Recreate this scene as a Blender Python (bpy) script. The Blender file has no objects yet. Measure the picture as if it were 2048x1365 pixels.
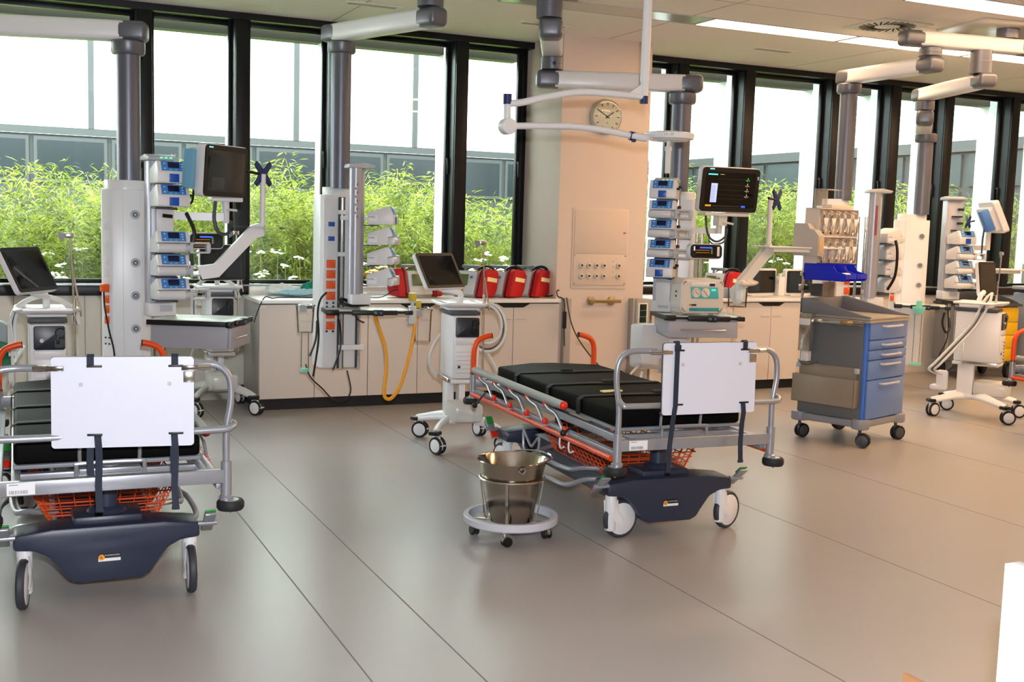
import bpy, bmesh, math, random
from mathutils import Vector as V, Matrix as Mx
S = bpy.context.scene
COL = S.collection
R = math.radians
PI = math.pi
random.seed(7)

# ------------------------------------------------------------------ materials
def lin(h):
    h = h.lstrip('#')
    out = []
    for i in (0, 2, 4):
        c = int(h[i:i+2], 16) / 255
        out.append(c/12.92 if c <= .04045 else ((c+.055)/1.055)**2.4)
    return (*out, 1)

MATS = {}
def M(name, col, rough=.5, metal=0, noise=0, scale=30, spec=.5, coat=0, trans=0, emit=0, bump=0, ior=1.45):
    if name in MATS: return MATS[name]
    m = bpy.data.materials.new(name); m.use_nodes = True
    nt = m.node_tree; b = nt.nodes['Principled BSDF']
    c = lin(col)
    b.inputs['Base Color'].default_value = c
    b.inputs['Roughness'].default_value = rough
    b.inputs['Metallic'].default_value = metal
    b.inputs['Specular IOR Level'].default_value = spec
    b.inputs['IOR'].default_value = ior
    b.inputs['Coat Weight'].default_value = coat
    b.inputs['Transmission Weight'].default_value = trans
    if emit:
        b.inputs['Emission Color'].default_value = c
        b.inputs['Emission Strength'].default_value = emit
    tc = nt.nodes.new('ShaderNodeTexCoord')
    nz = nt.nodes.new('ShaderNodeTexNoise'); nz.inputs['Scale'].default_value = scale
    nz.inputs['Detail'].default_value = 3
    nt.links.new(tc.outputs['Object'], nz.inputs['Vector'])
    if noise:
        mx = nt.nodes.new('ShaderNodeMix'); mx.data_type = 'RGBA'
        mx.inputs['A'].default_value = tuple(min(1, v*(1-noise)) for v in c[:3])+(1,)
        mx.inputs['B'].default_value = tuple(min(1, v*(1+noise)) for v in c[:3])+(1,)
        nt.links.new(nz.outputs['Fac'], mx.inputs['Factor'])
        nt.links.new(mx.outputs['Result'], b.inputs['Base Color'])
    if bump:
        bp = nt.nodes.new('ShaderNodeBump'); bp.inputs['Strength'].default_value = bump
        bp.inputs['Distance'].default_value = .002
        nt.links.new(nz.outputs['Fac'], bp.inputs['Height'])
        nt.links.new(bp.outputs['Normal'], b.inputs['Normal'])
    MATS[name] = m
    return m

def glass_mat(name, tint='ffffff', amount=.06, rough=.02, opac=0, ior=1.3):
    m = bpy.data.materials.new(name); m.use_nodes = True
    nt = m.node_tree; nt.nodes.clear()
    out = nt.nodes.new('ShaderNodeOutputMaterial')
    t = nt.nodes.new('ShaderNodeBsdfTransparent'); t.inputs['Color'].default_value = lin(tint)
    g = nt.nodes.new('ShaderNodeBsdfGlossy'); g.inputs['Roughness'].default_value = rough
    f = nt.nodes.new('ShaderNodeFresnel'); f.inputs['IOR'].default_value = ior
    ad = nt.nodes.new('ShaderNodeMath'); ad.operation = 'ADD'; ad.use_clamp = True
    ad.inputs[1].default_value = amount
    nt.links.new(f.outputs[0], ad.inputs[0])
    mx = nt.nodes.new('ShaderNodeMixShader')
    nt.links.new(ad.outputs[0], mx.inputs[0]); nt.links.new(t.outputs[0], mx.inputs[1]); nt.links.new(g.outputs[0], mx.inputs[2])
    last = mx
    if opac:
        d = nt.nodes.new('ShaderNodeBsdfDiffuse'); d.inputs['Color'].default_value = lin('eeeeea')
        m2 = nt.nodes.new('ShaderNodeMixShader'); m2.inputs[0].default_value = opac
        nt.links.new(mx.outputs[0], m2.inputs[1]); nt.links.new(d.outputs[0], m2.inputs[2]); last = m2
    nt.links.new(last.outputs[0], out.inputs['Surface'])
    MATS[name] = m
    return m

WHITE = M('white_plastic', 'dcdcdf', .38)
WARMW = M('warm_white_plastic', 'dcd9d2', .4)
OFFW = M('off_white_enamel', 'e2e2e5', .32)
LGREY = M('light_grey_plastic', 'b9bcc2', .4)
MGREY = M('mid_grey_plastic', '83878d', .45)
DGREY = M('dark_grey_plastic', '45484e', .5)
BLACK = M('black_plastic', '101113', .42)
RUBBER = M('black_rubber', '1b1c20', .65)
VINYL = M('black_vinyl', '0a0a0a', .62, bump=.15, scale=180, spec=.06)
NAVY = M('navy_plastic', '2d3346', .38)
WEB = M('navy_webbing', '222a3a', .7, bump=.5, scale=400)
CHROME = M('chrome', 'd6d6d6', .1, 1)
STEEL = M('brushed_steel', 'd0cbc2', .2, 1, noise=.08, scale=90)
ALU = M('silver_paint', 'a6a9b2', .32, .55)
PENT = M('pendant_grey_metal', '6a6c77', .38, .45)
PENC = M('pendant_cap_grey', '6a6c74', .38, .45)
ORANGE = M('orange_paint', 'e04a10', .35)
ORSOCK = M('orange_socket', 'ec5a16', .45)
RED = M('red_nylon', 'c0151a', .6, noise=.12, scale=60)
REDP = M('red_plastic', 'e0301c', .4)
GREENP = M('green_plastic', '2a8f3c', .4)
BLUEP = M('pump_blue', '3f83cf', .35)
DBLUE = M('door_blue', '1450b4', .35)
BINBL = M('bin_blue', '1428c8', .35)
CARTB = M('drawer_blue', '6583bb', .3)
CARTG = M('cart_grey', '65676a', .45)
YEL = M('yellow_paint', 'e8bc14', .35)
HOSEY = M('yellow_hose', 'eda018', .35)
TEALP = M('teal_print', '45b4b8', .4)
MINT = M('mint_plastic', '7fd2bf', .3)
SCREEN = M('dark_screen', '0c0b0b', .08, spec=.6)
NAVYB = M('navy_bracket', '16295e', .45)
SKIRT = M('dark_socle', '17171a', .6)
LAMIN = M('beige_laminate', 'd8cdc4', .42, noise=.03, scale=200)
LAMING = M('grey_laminate', 'bcbab4', .42)
TOPW = M('white_worktop', 'eceae6', .3)
ANTH = M('anthracite_aluminium', '15161a', .38, .3)
ANTH_LIT = M('anthracite_lit', '34373c', .35, .4)  # paler anthracite: daylight on mullion sides put into the colour; handles share it
WALLM = M('white_wall', 'd9d3ca', .7, noise=.015, scale=8)
PILLM = M('beige_wall_paint', 'd9c8bc', .75, noise=.015, scale=6)
CEILM = M('ceiling_paint', 'ece7e0', .85, noise=.012, scale=5)
PANELW = M('white_panel_board', 'd9dcea', .35)
CLEAR = glass_mat('clear_plastic', 'ffffff', .0, .06, .03, 1.16)
FROST = glass_mat('frosted_plastic', 'f0f0f2', .05, .25, .55)
PANE = glass_mat('window_glass', 'f7fbfa', .015, .0)
BROWNP = M('brown_card', 'a87850', .7)
SILVB = M('pocket_steel', '9a8f80', .35, .4)

def emis(name, col, s):
    m = bpy.data.materials.new(name); m.use_nodes = True
    b = m.node_tree.nodes['Principled BSDF']
    b.inputs['Base Color'].default_value = (0, 0, 0, 1)
    b.inputs['Emission Color'].default_value = lin(col); b.inputs['Emission Strength'].default_value = s
    MATS[name] = m
    return m
LAMPW = emis('warm_light_diffuser', 'ffd0a0', 11)
LCDW = emis('screen_white', 'b9bfe6', .8)
LCDC = emis('screen_cyan', '58d8d8', .8)
LCDG = emis('screen_green', '30e050', .9)
LCDT = emis('screen_tan', 'd8c09a', .8)
LCDO = emis('screen_orange', 'd8902a', .7)
LCDB = emis('screen_blue', '3a62e8', .8)
LCDL = emis('screen_line', '40301c', .5)
LCDD = emis('screen_dim', '302018', .25)
LEDC = emis('indicator_cyan', '60e8ff', 2)
LEDG = emis('indicator_green', '40ffb0', 2)

# ------------------------------------------------------------------ mesh builder
class B:
    def __init__(s):
        s.bm = bmesh.new(); s.mi = 0; s.L = s.bm.faces.layers.int.new('done')
    def _fin(s): pass
    def _set(s):
        L = s.L
        for f in s.bm.faces:
            if not f[L]: f.material_index = s.mi; f[L] = 1
    def m(s, i): s._set(); s.mi = i; return s
    def box(s, c, d, bev=0, rot=None, seg=2):
        T = Mx.Translation(c) @ (rot.to_4x4() if rot else Mx.Identity(4)) @ Mx.Diagonal((d[0], d[1], d[2], 1))
        g = bmesh.ops.create_cube(s.bm, size=1, matrix=T)
        if bev:
            vs = set(g['verts'])
            es = [e for e in s.bm.edges if e.verts[0] in vs and e.verts[1] in vs]
            bmesh.ops.bevel(s.bm, geom=es, offset=min(bev, min(d)*.49), segments=seg, affect='EDGES', profile=.5)
        s._fin(); return s
    def bx(s, x0, x1, y0, y1, z0, z1, bev=0):
        return s.box(((x0+x1)/2, (y0+y1)/2, (z0+z1)/2), (abs(x1-x0), abs(y1-y0), abs(z1-z0)), bev)
    def cyl(s, p0, p1, r, r1=None, seg=16, bev=0):
        p0, p1 = V(p0), V(p1); d = p1-p0; L = d.length
        T = Mx.Translation((p0+p1)/2) @ d.to_track_quat('Z', 'Y').to_matrix().to_4x4()
        g = bmesh.ops.create_cone(s.bm, cap_ends=True, segments=seg, radius1=r, radius2=r if r1 is None else r1, depth=L, matrix=T)
        if bev:
            vs = set(g['verts'])
            es = [e for e in s.bm.edges if e.verts[0] in vs and e.verts[1] in vs and any(len(f.verts) > 4 for f in e.link_faces)]
            bmesh.ops.bevel(s.bm, geom=es, offset=bev, segments=2, affect='EDGES', profile=.5)
        s._fin(); return s
    def ball(s, c, r, sc=(1, 1, 1), seg=12):
        T = Mx.Translation(c) @ Mx.Diagonal((sc[0], sc[1], sc[2], 1))
        bmesh.ops.create_uvsphere(s.bm, u_segments=seg, v_segments=max(6, seg//2+2), radius=r, matrix=T)
        s._fin(); return s
    def tube(s, pts, r, seg=8, sm=0, closed=False, flat=None):
        P = [V(p) for p in pts]
        if sm:
            n = len(P); Q = []
            rng = range(n if closed else n-1)
            for i in rng:
                a = P[(i-1) % n] if (closed or i > 0) else P[0]
                b_, c_ = P[i], P[(i+1) % n]
                d_ = P[(i+2) % n] if (closed or i+2 < n) else P[-1]
                for k in range(sm):
                    t = k/sm
                    Q.append(.5*((2*b_)+(c_-a)*t+(2*a-5*b_+4*c_-d_)*t*t+(3*b_-a-3*c_+d_)*t**3))
            if not closed: Q.append(P[-1])
            P = Q
        if isinstance(r, list) and len(r) != len(P):
            Rr = []; q_ = len(r)-1
            for i in range(len(P)):
                f_ = i/(len(P)-1)*q_; j = min(int(f_), q_-1); w_ = f_-j
                x_, y_ = r[j], r[j+1]
                Rr.append(tuple(p*(1-w_)+q*w_ for p, q in zip(x_, y_)) if isinstance(x_, tuple) else x_*(1-w_)+y_*w_)
            r = Rr
        n = len(P); rings = []
        T0 = (P[1]-P[0]).normalized()
        N = T0.orthogonal().normalized()
        if flat is not None: N = (V(flat)-T0*V(flat).dot(T0)).normalized()
        for i in range(n):
            if closed: T = (P[(i+1) % n]-P[(i-1) % n])
            else: T = P[min(i+1, n-1)]-P[max(i-1, 0)]
            T = T.normalized() if T.length > 1e-9 else T0
            N = (N-T*N.dot(T)); N = N.normalized() if N.length > 1e-6 else T.orthogonal().normalized()
            Bn = T.cross(N)
            rr = r[i] if isinstance(r, (list,)) else r
            if isinstance(rr, tuple): ra, rb = rr
            else: ra = rb = rr
            rings.append([s.bm.verts.new(P[i]+N*math.cos(2*PI*k/seg)*ra+Bn*math.sin(2*PI*k/seg)*rb) for k in range(seg)])
        for i in range(n if closed else n-1):
            a, b_ = rings[i], rings[(i+1) % n]
            for k in range(seg):
                s.bm.faces.new((a[k], a[(k+1) % seg], b_[(k+1) % seg], b_[k]))
        if not closed:
            s.bm.faces.new(rings[0][::-1]); s.bm.faces.new(rings[-1])
        s._fin(); return s
    def strap(s, pts, w, t, side):
        """flat band along pts, wide along 'side'"""
        P = [V(p) for p in pts]; side = V(side).normalized(); rings = []
        for i in range(len(P)):
            T = (P[min(i+1, len(P)-1)]-P[max(i-1, 0)]).normalized(); n = T.cross(side).normalized()
            rings.append([s.bm.verts.new(P[i]+side*a*w/2+n*b*t/2) for a, b in ((-1, -1), (1, -1), (1, 1), (-1, 1))])
        for a, b_ in zip(rings, rings[1:]):
            for k in range(4): s.bm.faces.new((a[k], a[(k+1) % 4], b_[(k+1) % 4], b_[k]))
        s.bm.faces.new(rings[0][::-1]); s.bm.faces.new(rings[-1])
        s._fin(); return s
    def lathe(s, prof, c=(0, 0, 0), seg=24, mat=None):
        T = mat if mat else Mx.Translation(c)
        rings = []
        for r, z in prof:
            if r < 1e-6: rings.append([s.bm.verts.new(T @ V((0, 0, z)))])
            else: rings.append([s.bm.verts.new(T @ V((r*math.cos(2*PI*k/seg), r*math.sin(2*PI*k/seg), z))) for k in range(seg)])
        for a, b_ in zip(rings, rings[1:]):
            for k in range(seg):
                k2 = (k+1) % seg
                if len(a) == 1 and len(b_) == 1: continue
                if len(a) == 1: s.bm.faces.new((a[0], b_[k2], b_[k]))
                elif len(b_) == 1: s.bm.faces.new((a[k], a[k2], b_[0]))
                else: s.bm.faces.new((a[k], a[k2], b_[k2], b_[k]))
        s._fin(); return s
    def prism(s, pts, d0, d1, plane='xz', bev=0, seg=2):
        def P(a, b, d): return {'xz': V((a, d, b)), 'yz': V((d, a, b)), 'xy': V((a, b, d))}[plane]
        A = [s.bm.verts.new(P(a, b, d0)) for a, b in pts]; Bv = [s.bm.verts.new(P(a, b, d1)) for a, b in pts]
        n = len(pts); fs = []
        fs.append(s.bm.faces.new(A)); fs.append(s.bm.faces.new(Bv[::-1]))
        for k in range(n): fs.append(s.bm.faces.new((A[k], Bv[k], Bv[(k+1) % n], A[(k+1) % n])))
        bmesh.ops.recalc_face_normals(s.bm, faces=fs)
        if bev:
            es = {e for f in fs for e in f.edges}
            bmesh.ops.bevel(s.bm, geom=list(es), offset=bev, segments=seg, affect='EDGES', profile=.5)
        s._fin(); return s
    def quad(s, *ps):
        s.bm.faces.new([s.bm.verts.new(V(p)) for p in ps]); s._fin(); return s
    def rrect(s, x0, x1, z0, z1, y0, y1, r, n=5, bev=0):
        """rounded rectangle slab standing in xz"""
        pts = []
        for cx, cz, a0 in ((x1-r, z0+r, -90), (x1-r, z1-r, 0), (x0+r, z1-r, 90), (x0+r, z0+r, 180)):
            for k in range(n+1):
                a = R(a0+90*k/n); pts.append((cx+r*math.cos(a), cz+r*math.sin(a)))
        return s.prism(pts, y0, y1, 'xz', bev)
    def o(s, name, mat, par=None, loc=(0, 0, 0), rot=(0, 0, 0), label=None, kind=None, recalc=False):
        s._set(); s.bm.faces.layers.int.remove(s.L)
        me = bpy.data.meshes.new(name)
        if recalc: bmesh.ops.recalc_face_normals(s.bm, faces=s.bm.faces[:])
        for f in s.bm.faces: f.smooth = True
        s.bm.to_mesh(me); s.bm.free()
        for q in (mat if isinstance(mat, (list, tuple)) else [mat]): me.materials.append(q)
        me.set_sharp_from_angle(angle=R(38))
        ob = bpy.data.objects.new(name, me); COL.objects.link(ob)
        ob.location = loc; ob.rotation_euler = rot
        if par: ob.parent = par
        if label: ob['label'] = label
        if kind: ob['kind'] = kind
        return ob

def tag(o, label, cat, group=None, kind=None):
    o['label'] = label; o['category'] = cat
    if group: o['group'] = group
    if kind: o['kind'] = kind
    return o
def thing(name, label, cat, loc=(0, 0, 0), rz=0, group=None, rot=None):
    o = bpy.data.objects.new(name, None); COL.objects.link(o); o.empty_display_size = .1
    o.location = loc; o.rotation_euler = rot if rot else (0, 0, R(rz))
    return tag(o, label, cat, group)
def struct(b, name, mat, par=None, **k):
    o = b.o(name, mat, par, **k)
    if not par: o['kind'] = 'structure'
    return o
KIDS = {}
def dup(o, par=None):
    kids = list(o.children)
    c = o.copy(); COL.objects.link(c)
    if par: c.parent = par
    for k in kids: dup(k, c)
    return c
def copy_of(o, loc, rz=None, label=None, group=None, rot=None):
    c = dup(o); c.location = loc
    if rz is not None: c.rotation_euler = (0, 0, R(rz))
    if rot: c.rotation_euler = rot
    if label: c['label'] = label
    if group: c['group'] = group
    return c
def text(s, size, mat, par, loc, rot=(PI/2, 0, 0), name='lettering', align='LEFT', shear=0):
    cu = bpy.data.curves.new('t', 'FONT'); cu.body = s; cu.size = size; cu.align_x = align; cu.shear = shear
    t = bpy.data.objects.new('t', cu); COL.objects.link(t)
    dg = bpy.context.evaluated_depsgraph_get()
    me = bpy.data.meshes.new_from_object(t.evaluated_get(dg))
    bpy.data.objects.remove(t); bpy.data.curves.remove(cu)
    me.name = name; me.materials.clear(); me.materials.append(mat)
    o = bpy.data.objects.new(name, me); COL.objects.link(o); o.location = loc; o.rotation_euler = rot
    if par: o.parent = par
    return o
def face_rot(yaw, tilt=0):
    """a part whose face looks along -y, turned by yaw and leaning back by tilt (degrees)"""
    return (R(-tilt), 0, R(yaw))
# ------------------------------------------------------------------ camera
cam_d = bpy.data.cameras.new('camera'); cam = bpy.data.objects.new('camera', cam_d); COL.objects.link(cam)
cam_d.sensor_width = 36; cam_d.lens = 36*2241.06/2048; cam_d.clip_end = 200; cam_d.clip_start = .05
S.camera = cam
pitch, yaw, roll = .105432431, .432607152, .0290254678
F = V((math.sin(yaw)*math.cos(pitch), math.cos(yaw)*math.cos(pitch), -math.sin(pitch)))
R0 = V((math.cos(yaw), -math.sin(yaw), 0)); U0 = R0.cross(F)
RX = R0*math.cos(roll)+U0*math.sin(roll); UX = U0*math.cos(roll)-R0*math.sin(roll)
cam.matrix_world = Mx(((RX.x, UX.x, -F.x, 0), (RX.y, UX.y, -F.y, 0), (RX.z, UX.z, -F.z, 1.62), (0, 0, 0, 1)))

# ------------------------------------------------------------------ floor, ceiling, walls
CZ = 3.34
floorm = M('linoleum', 'a19d9b', .3, noise=.03, scale=3, spec=.45)
seamm = M('linoleum_seam', '6f6a66', .6)
b = B().bx(-3, 12.6, -2.5, 9.95, -.05, 0)
b.m(1)
for x in (-.05, 1.174, 1.552, 2.765, 3.988, 5.218, 6.44, 7.66, 8.88, 10.1):
    b.bx(x-.003, x+.003, -2.5, 9.9, -.01, .0004)
struct(b, 'floor', [floorm, seamm])
b = B().bx(-3, 12.6, -2.5, 10.14, CZ, CZ+.12)
b.m(1)
for x in (.27, 2.73, 5.195, 7.66, 10.1):
    b.bx(x-.004, x+.004, -2.5, 9.9, CZ-.0006, CZ+.01)
for y in (3.5, 5.55, 7.3):
    b.bx(-3, 12.6, y-.003, y+.003, CZ-.0006, CZ+.01)
struct(b, 'ceiling', [CEILM, M('ceiling_joint', '857d74', .8)])
struct(B().bx(-3, 12.6, 9.9, 10.12, 0, .915), 'wall_north', WALLM)
b = B()
for x0, x1 in ((-3, 1.96), (8.42, 12.6)): b.bx(x0, x1, 9.885, 9.9, .0, .1, .003)
struct(b, 'baseboard_north', M('baseboard', 'cfc9c1', .55))
b = B()
for x in (.12, .66, 1.2, 1.74, 9.0, 9.6, 10.2): b.bx(x-.003, x+.003, 9.896, 9.9, .1, .915)
struct(b, 'trim_1', M('panel_joint', '9a958e', .7))
struct(B().bx(-3, 12.6, -2.6, -2.5, 0, CZ), 'wall_south', WALLM)
struct(B().bx(-3.1, -3, -2.5, 10.12, 0, CZ), 'wall_west', WALLM)
struct(B().bx(12.6, 12.7, -2.5, 10.12, 0, CZ), 'wall_east', PILLM)
struct(B().bx(4.725, 5.665, 9.29, 10.14, 0, CZ), 'wall_pillar', PILLM)
# cable ducts flanking the pillar base
struct(B().bx(4.79, 4.86, 9.225, 9.289, 0, .93, .004), 'trim_2', M('duct_grey', 'aaa49c', .5, .1))
b = B().bx(5.51, 5.695, 9.2, 9.289, 0, .93, .004).bx(5.535, 5.69, 9.185, 9.2, .01, .925, .003)
struct(b, 'trim_3', MATS['duct_grey'])
# black sill band and header
b = B().bx(-3, 4.724, 9.86, 10.12, .917, 1.0, .004).m(1).bx(-3, 4.724, 9.87, 10.0, 1.001, 1.012)
struct(b, 'trim_4', [ANTH, ALU])
b = B().bx(5.666, 12.6, 9.86, 10.12, .917, 1.0, .004).m(1).bx(5.666, 12.6, 9.87, 10.0, 1.001, 1.012)
struct(b, 'trim_5', [ANTH, ALU])
struct(B().bx(2.0, 4.72, 9.82, 9.858, .925, 1.0, .003), 'trim_6', TOPW)
for k, (x0, x1) in enumerate(((-3, 4.724), (5.666, 12.6))):
    struct(B().bx(x0, x1, 9.9, 10.12, 3.28, 3.338), 'trim_%d' % (7+k), ANTH)
    struct(B().bx(x0, x1, 10.26, 10.42, 3.2, 3.42), 'trim_%d' % (9+k), M('blind_box', '3c3d30', .6))
mull = [(-.16, -.03), (1.08, 1.21), (1.89, 2.02), (2.72, 2.85), (3.92, 4.05), (4.66, 4.724), (5.666, 5.72), (6.36, 6.49), (7.19, 7.32), (8.36, 8.49), (9.2, 9.34), (10.02, 10.15), (11.08, 11.21), (11.9, 12.03)]
n = 10
for i, (x0, x1) in enumerate(mull):
    y0 = 9.9 if x1-x0 > .1 else 10.04
    n += 1
    b = B().bx(x0+.004, x1-.004, y0, y0+.03, 1.001, 3.279, .004).m(1).bx(x0, x1, y0+.03, 10.06, 1.001, 3.279)
    b.m(1).bx(x0+.03, x1-.03, 10.04, 10.13, 1.001, 3.279)
    struct(b, 'trim_%d' % n, [ANTH, ANTH_LIT])
finm = M('white_fin', 'e6eae8', .6)
for x0, x1 in mull:
    if x1-x0 > .1 :
        n += 1
        struct(B().bx(x0+.01, x1-.01, 10.15, 10.43, .6, 3.36), 'trim_%d' % n, finm)
wn = 0
for (a0, a1), (b0, b1) in zip(mull, mull[1:]):
    if (a0, b0) == (4.66, 5.666): continue
    wn += 1
    w = thing('window_%d' % wn, 'window', 'window'); del w['label']; del w['category']; w['kind'] = 'structure'
    w.location = ((a1+b0)/2, 10.08, 1.0)
    h = (b0-a1)/2; t = .03
    f = B()
    f.bx(-h, -h+t, -.025, .03, .012, 2.28, .003).bx(h-t, h, -.025, .03, .012, 2.28, .003)
    f.bx(-h+t, h-t, -.025, .03, .012, .045, .003).bx(-h+t, h-t, -.025, .03, 2.24, 2.28, .003)
    f.o('window_frame', ANTH, w)
    B().bx(-h+t, h-t, 0, .006, .045, 2.24).o('window_pane', PANE, w)
    hd = B().cyl((h-.015, -.03, 1.2), (h-.015, -.045, 1.2), .012, seg=10).bx(h-.024, h-.006, -.06, -.045, 1.06, 1.21, .003)
    hd.o('window_handle', ANTH_LIT, w)

# ------------------------------------------------------------------ outside
struct(B().bx(-12, 34, 10.2, 30, .1, .3), 'ground', M('grass', '6f8a3c', .9, noise=.3, scale=12))
bld = thing('building', 'white panelled building with a dark window band across the courtyard', 'building', (0, 22, .3))
clad = M('white_cladding', 'dde2e0', .7); fr = M('facade_frame', '303436', .6); gl = M('facade_glass', '1d2428', .2, spec=.25)
B().bx(-16, 13.7, 0, .3, 2.79, 9).o('cladding', clad, bld)
b = B()
for x in (-13.2, -10.8, -8.2, -5.8, -3.3, -.8, 1.61, 4.05, 5.37, 7.82, 10.28, 12.7): b.bx(x-.05, x+.05, -.06, 0, 2.79, 9)
b.bx(-16, 13.7, -.05, 0, 2.66, 2.79).bx(-16, 13.7, -.05, 0, 4.9, 4.98)
b.o('facade_frame', fr, bld)
B().bx(-16, 13.7, .02, .3, 0, 2.66).o('base_wall', M('facade_dark', '24292b', .6), bld)
for k in range(21):
    x = -15.2+k*1.32
    b = B().bx(x, x+1.24, -.02, .02, 1.8, 2.62).m(1).bx(x+.06, x+1.18, -.03, -.018, 1.87, 2.55)
    b.o('band_window', [fr, gl], bld)
# side wing running back towards the room on the right
wing = thing('building', 'ribbed white wing of the building closing the courtyard on the right', 'building', (13.73, 0, .3))
b = B()
b.bx(0, .3, 10.6, 22, 2.79, 9)
b.m(1)
for k in range(70): b.bx(-.012, 0, 10.6, 22, 2.86+k*.085, 2.876+k*.085)
b.o('cladding', [M('wing_cladding', 'b4bbbd', .7), M('wing_rib', '8d9598', .7)], wing)
B().bx(-.03, .3, 10.6, 22, 2.62, 2.79).o('facade_frame', fr, wing)
B().bx(.05, .3, 10.6, 22, 0, 2.62).o('base_wall', MATS['facade_dark'], wing)
for k in range(9):
    y = 10.7+k*1.25
    B().bx(0, .05, y, y+1.1, .6, 2.0).bx(.01, .05, y, y+1.1, 2.08, 2.58).o('band_window', M('wing_glass', '2c3538', .25, spec=.3), wing)

def leafmat(name, c1, c2):
    m = bpy.data.materials.new(name); m.use_nodes = True
    nt = m.node_tree; p = nt.nodes['Principled BSDF']; out = nt.nodes['Material Output']
    tc = nt.nodes.new('ShaderNodeTexCoord'); nz = nt.nodes.new('ShaderNodeTexNoise'); nz.inputs['Scale'].default_value = 5
    mx = nt.nodes.new('ShaderNodeMix'); mx.data_type = 'RGBA'; mx.inputs['A'].default_value = lin(c1); mx.inputs['B'].default_value = lin(c2)
    rp = nt.nodes.new('ShaderNodeValToRGB'); rp.color_ramp.elements[0].position = .38; rp.color_ramp.elements[1].position = .62
    nt.links.new(tc.outputs['Object'], nz.inputs['Vector']); nt.links.new(nz.outputs['Fac'], rp.inputs[0]); nt.links.new(rp.outputs[0], mx.inputs['Factor'])
    nt.links.new(mx.outputs['Result'], p.inputs['Base Color']); p.inputs['Roughness'].default_value = .55
    tr = nt.nodes.new('ShaderNodeBsdfTranslucent'); nt.links.new(mx.outputs['Result'], tr.inputs['Color'])
    ms = nt.nodes.new('ShaderNodeMixShader'); ms.inputs[0].default_value = .4
    nt.links.new(p.outputs[0], ms.inputs[1]); nt.links.new(tr.outputs[0], ms.inputs[2]); nt.links.new(ms.outputs[0], out.inputs['Surface'])
    return m
LEAF = leafmat('bamboo_leaf', '47591a', '98a53a')
CANE = M('bamboo_cane', '8a8a3c', .5)
rnd = random.Random(5)
def htop(x):
    P = [(-2, 2.2), (.1, 2.1), (.6, 2.4), (1.6, 2.2), (2.8, 2.3), (3.4, 2.15), (4.4, 2.3), (5.5, 2.05), (7.3, 2.5), (9.2, 2.45), (10.4, 2.35), (12, 2.5), (16, 2.3)]
    for (a, b_), (c, d) in zip(P, P[1:]):
        if a <= x <= c: return b_+(d-b_)*(x-a)/(c-a)
    return 2.2
hv, hf, canes = [], [], []
for c in range(780):
    x0 = rnd.uniform(-1.5, 13.2); y0 = 11.45+rnd.random()**1.3*1.9
    hh = (htop(x0)-.2)*rnd.uniform(.55, 1.0)*(.86+.14*rnd.random()); a = rnd.uniform(0, 2*PI); lean = rnd.uniform(.1, .45)
    pts = [V((x0+lean*math.cos(a)*(k/5)**2.2, y0+lean*math.sin(a)*(k/5)**2.2, .3+hh*k/5-.12*(k/5)**4)) for k in range(6)]
    canes.append(pts)
    for q in range(int(210*hh/1.6)):
        s_ = rnd.uniform(.05, 1)**.75
        i_ = min(4, int(s_*5)); p = pts[i_].lerp(pts[i_+1], s_*5-i_)
        az = rnd.uniform(0, 2*PI); br = rnd.uniform(.02, .3)*(1.15-.7*s_)
        p = p+V((math.cos(az)*br, math.sin(az)*br, rnd.uniform(-.05, .1)-br*.2))
        L = rnd.uniform(.07, .15); wd = rnd.uniform(.012, .021)
        d = V((math.cos(az)+rnd.uniform(-.6, .6), math.sin(az)+rnd.uniform(-.6, .6), rnd.uniform(-1.0, .6))).normalized()
        sd = d.cross(V((rnd.uniform(-.6, .6), rnd.uniform(-.6, .6), 1))).normalized()*wd/2
        m_ = p+d*L*.45+V((0, 0, .008)); n0 = len(hv)
        hv += [p, m_+sd, p+d*L, m_-sd]; hf.append((n0, n0+1, n0+2, n0+3))
me = bpy.data.meshes.new('bamboo_hedge'); me.from_pydata(hv, [], hf); me.materials.append(LEAF)
hedge = bpy.data.objects.new('bamboo_hedge', me); COL.objects.link(hedge)
tag(hedge, 'feathery light green bamboo hedge growing along the outside of the windows', 'hedge', kind='stuff')
b = B()
for p in canes: b.tube(p, [.007*(1-.7*k/5) for k in range(6)], 4)
tag(b.o('bamboo_canes', CANE), 'thin upright canes carrying the bamboo leaves outside', 'bamboo', kind='stuff')
# white umbels at the foot of the hedge
b = B(); um = []
for i in range(230):
    x = rnd.uniform(-.5, 12.5); y = rnd.uniform(10.8, 11.35); z = .3+rnd.uniform(.5, .98)
    um.append((x, y, z))
    for q in range(7):
        c = (x+rnd.uniform(-.05, .05), y+rnd.uniform(-.04, .04), z+rnd.uniform(-.02, .02)); r_ = rnd.uniform(.014, .027)
        b.lathe([(0, -r_*.5), (r_, 0), (0, r_*.5)], c, 5)
b.m(1)
for x, y, z in um: b.tube([(x, y, .3), (x+.01, y, z)], .004, 4)
ob = b.o('white_flower', [M('petal_white', 'f4f5ec', .7), CANE])
tag(ob, 'white umbel flowers growing along the foot of the bamboo', 'flower', kind='stuff')

b = B(); gv = []
for i in range(40):
    x = 3.55+rnd.uniform(-.25, .25); y = 10.75+rnd.uniform(-.1, .1); z = .3+rnd.uniform(.6, .85); r_ = rnd.uniform(.02, .035)
    b.lathe([(0, -r_*.5), (r_, 0), (0, r_*.5)], (x, y, z), 6); gv.append((x, y, z))
b.m(1)
for x, y, z in gv: b.tube([(x, y, .3), (x, y, z)], .004, 4)
ob = b.o('orange_flower', [M('petal_orange', 'e07818', .7), CANE])
tag(ob, 'cluster of orange flowers outside the window behind the lowest pump of the second pendant', 'flower', kind='stuff')

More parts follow.
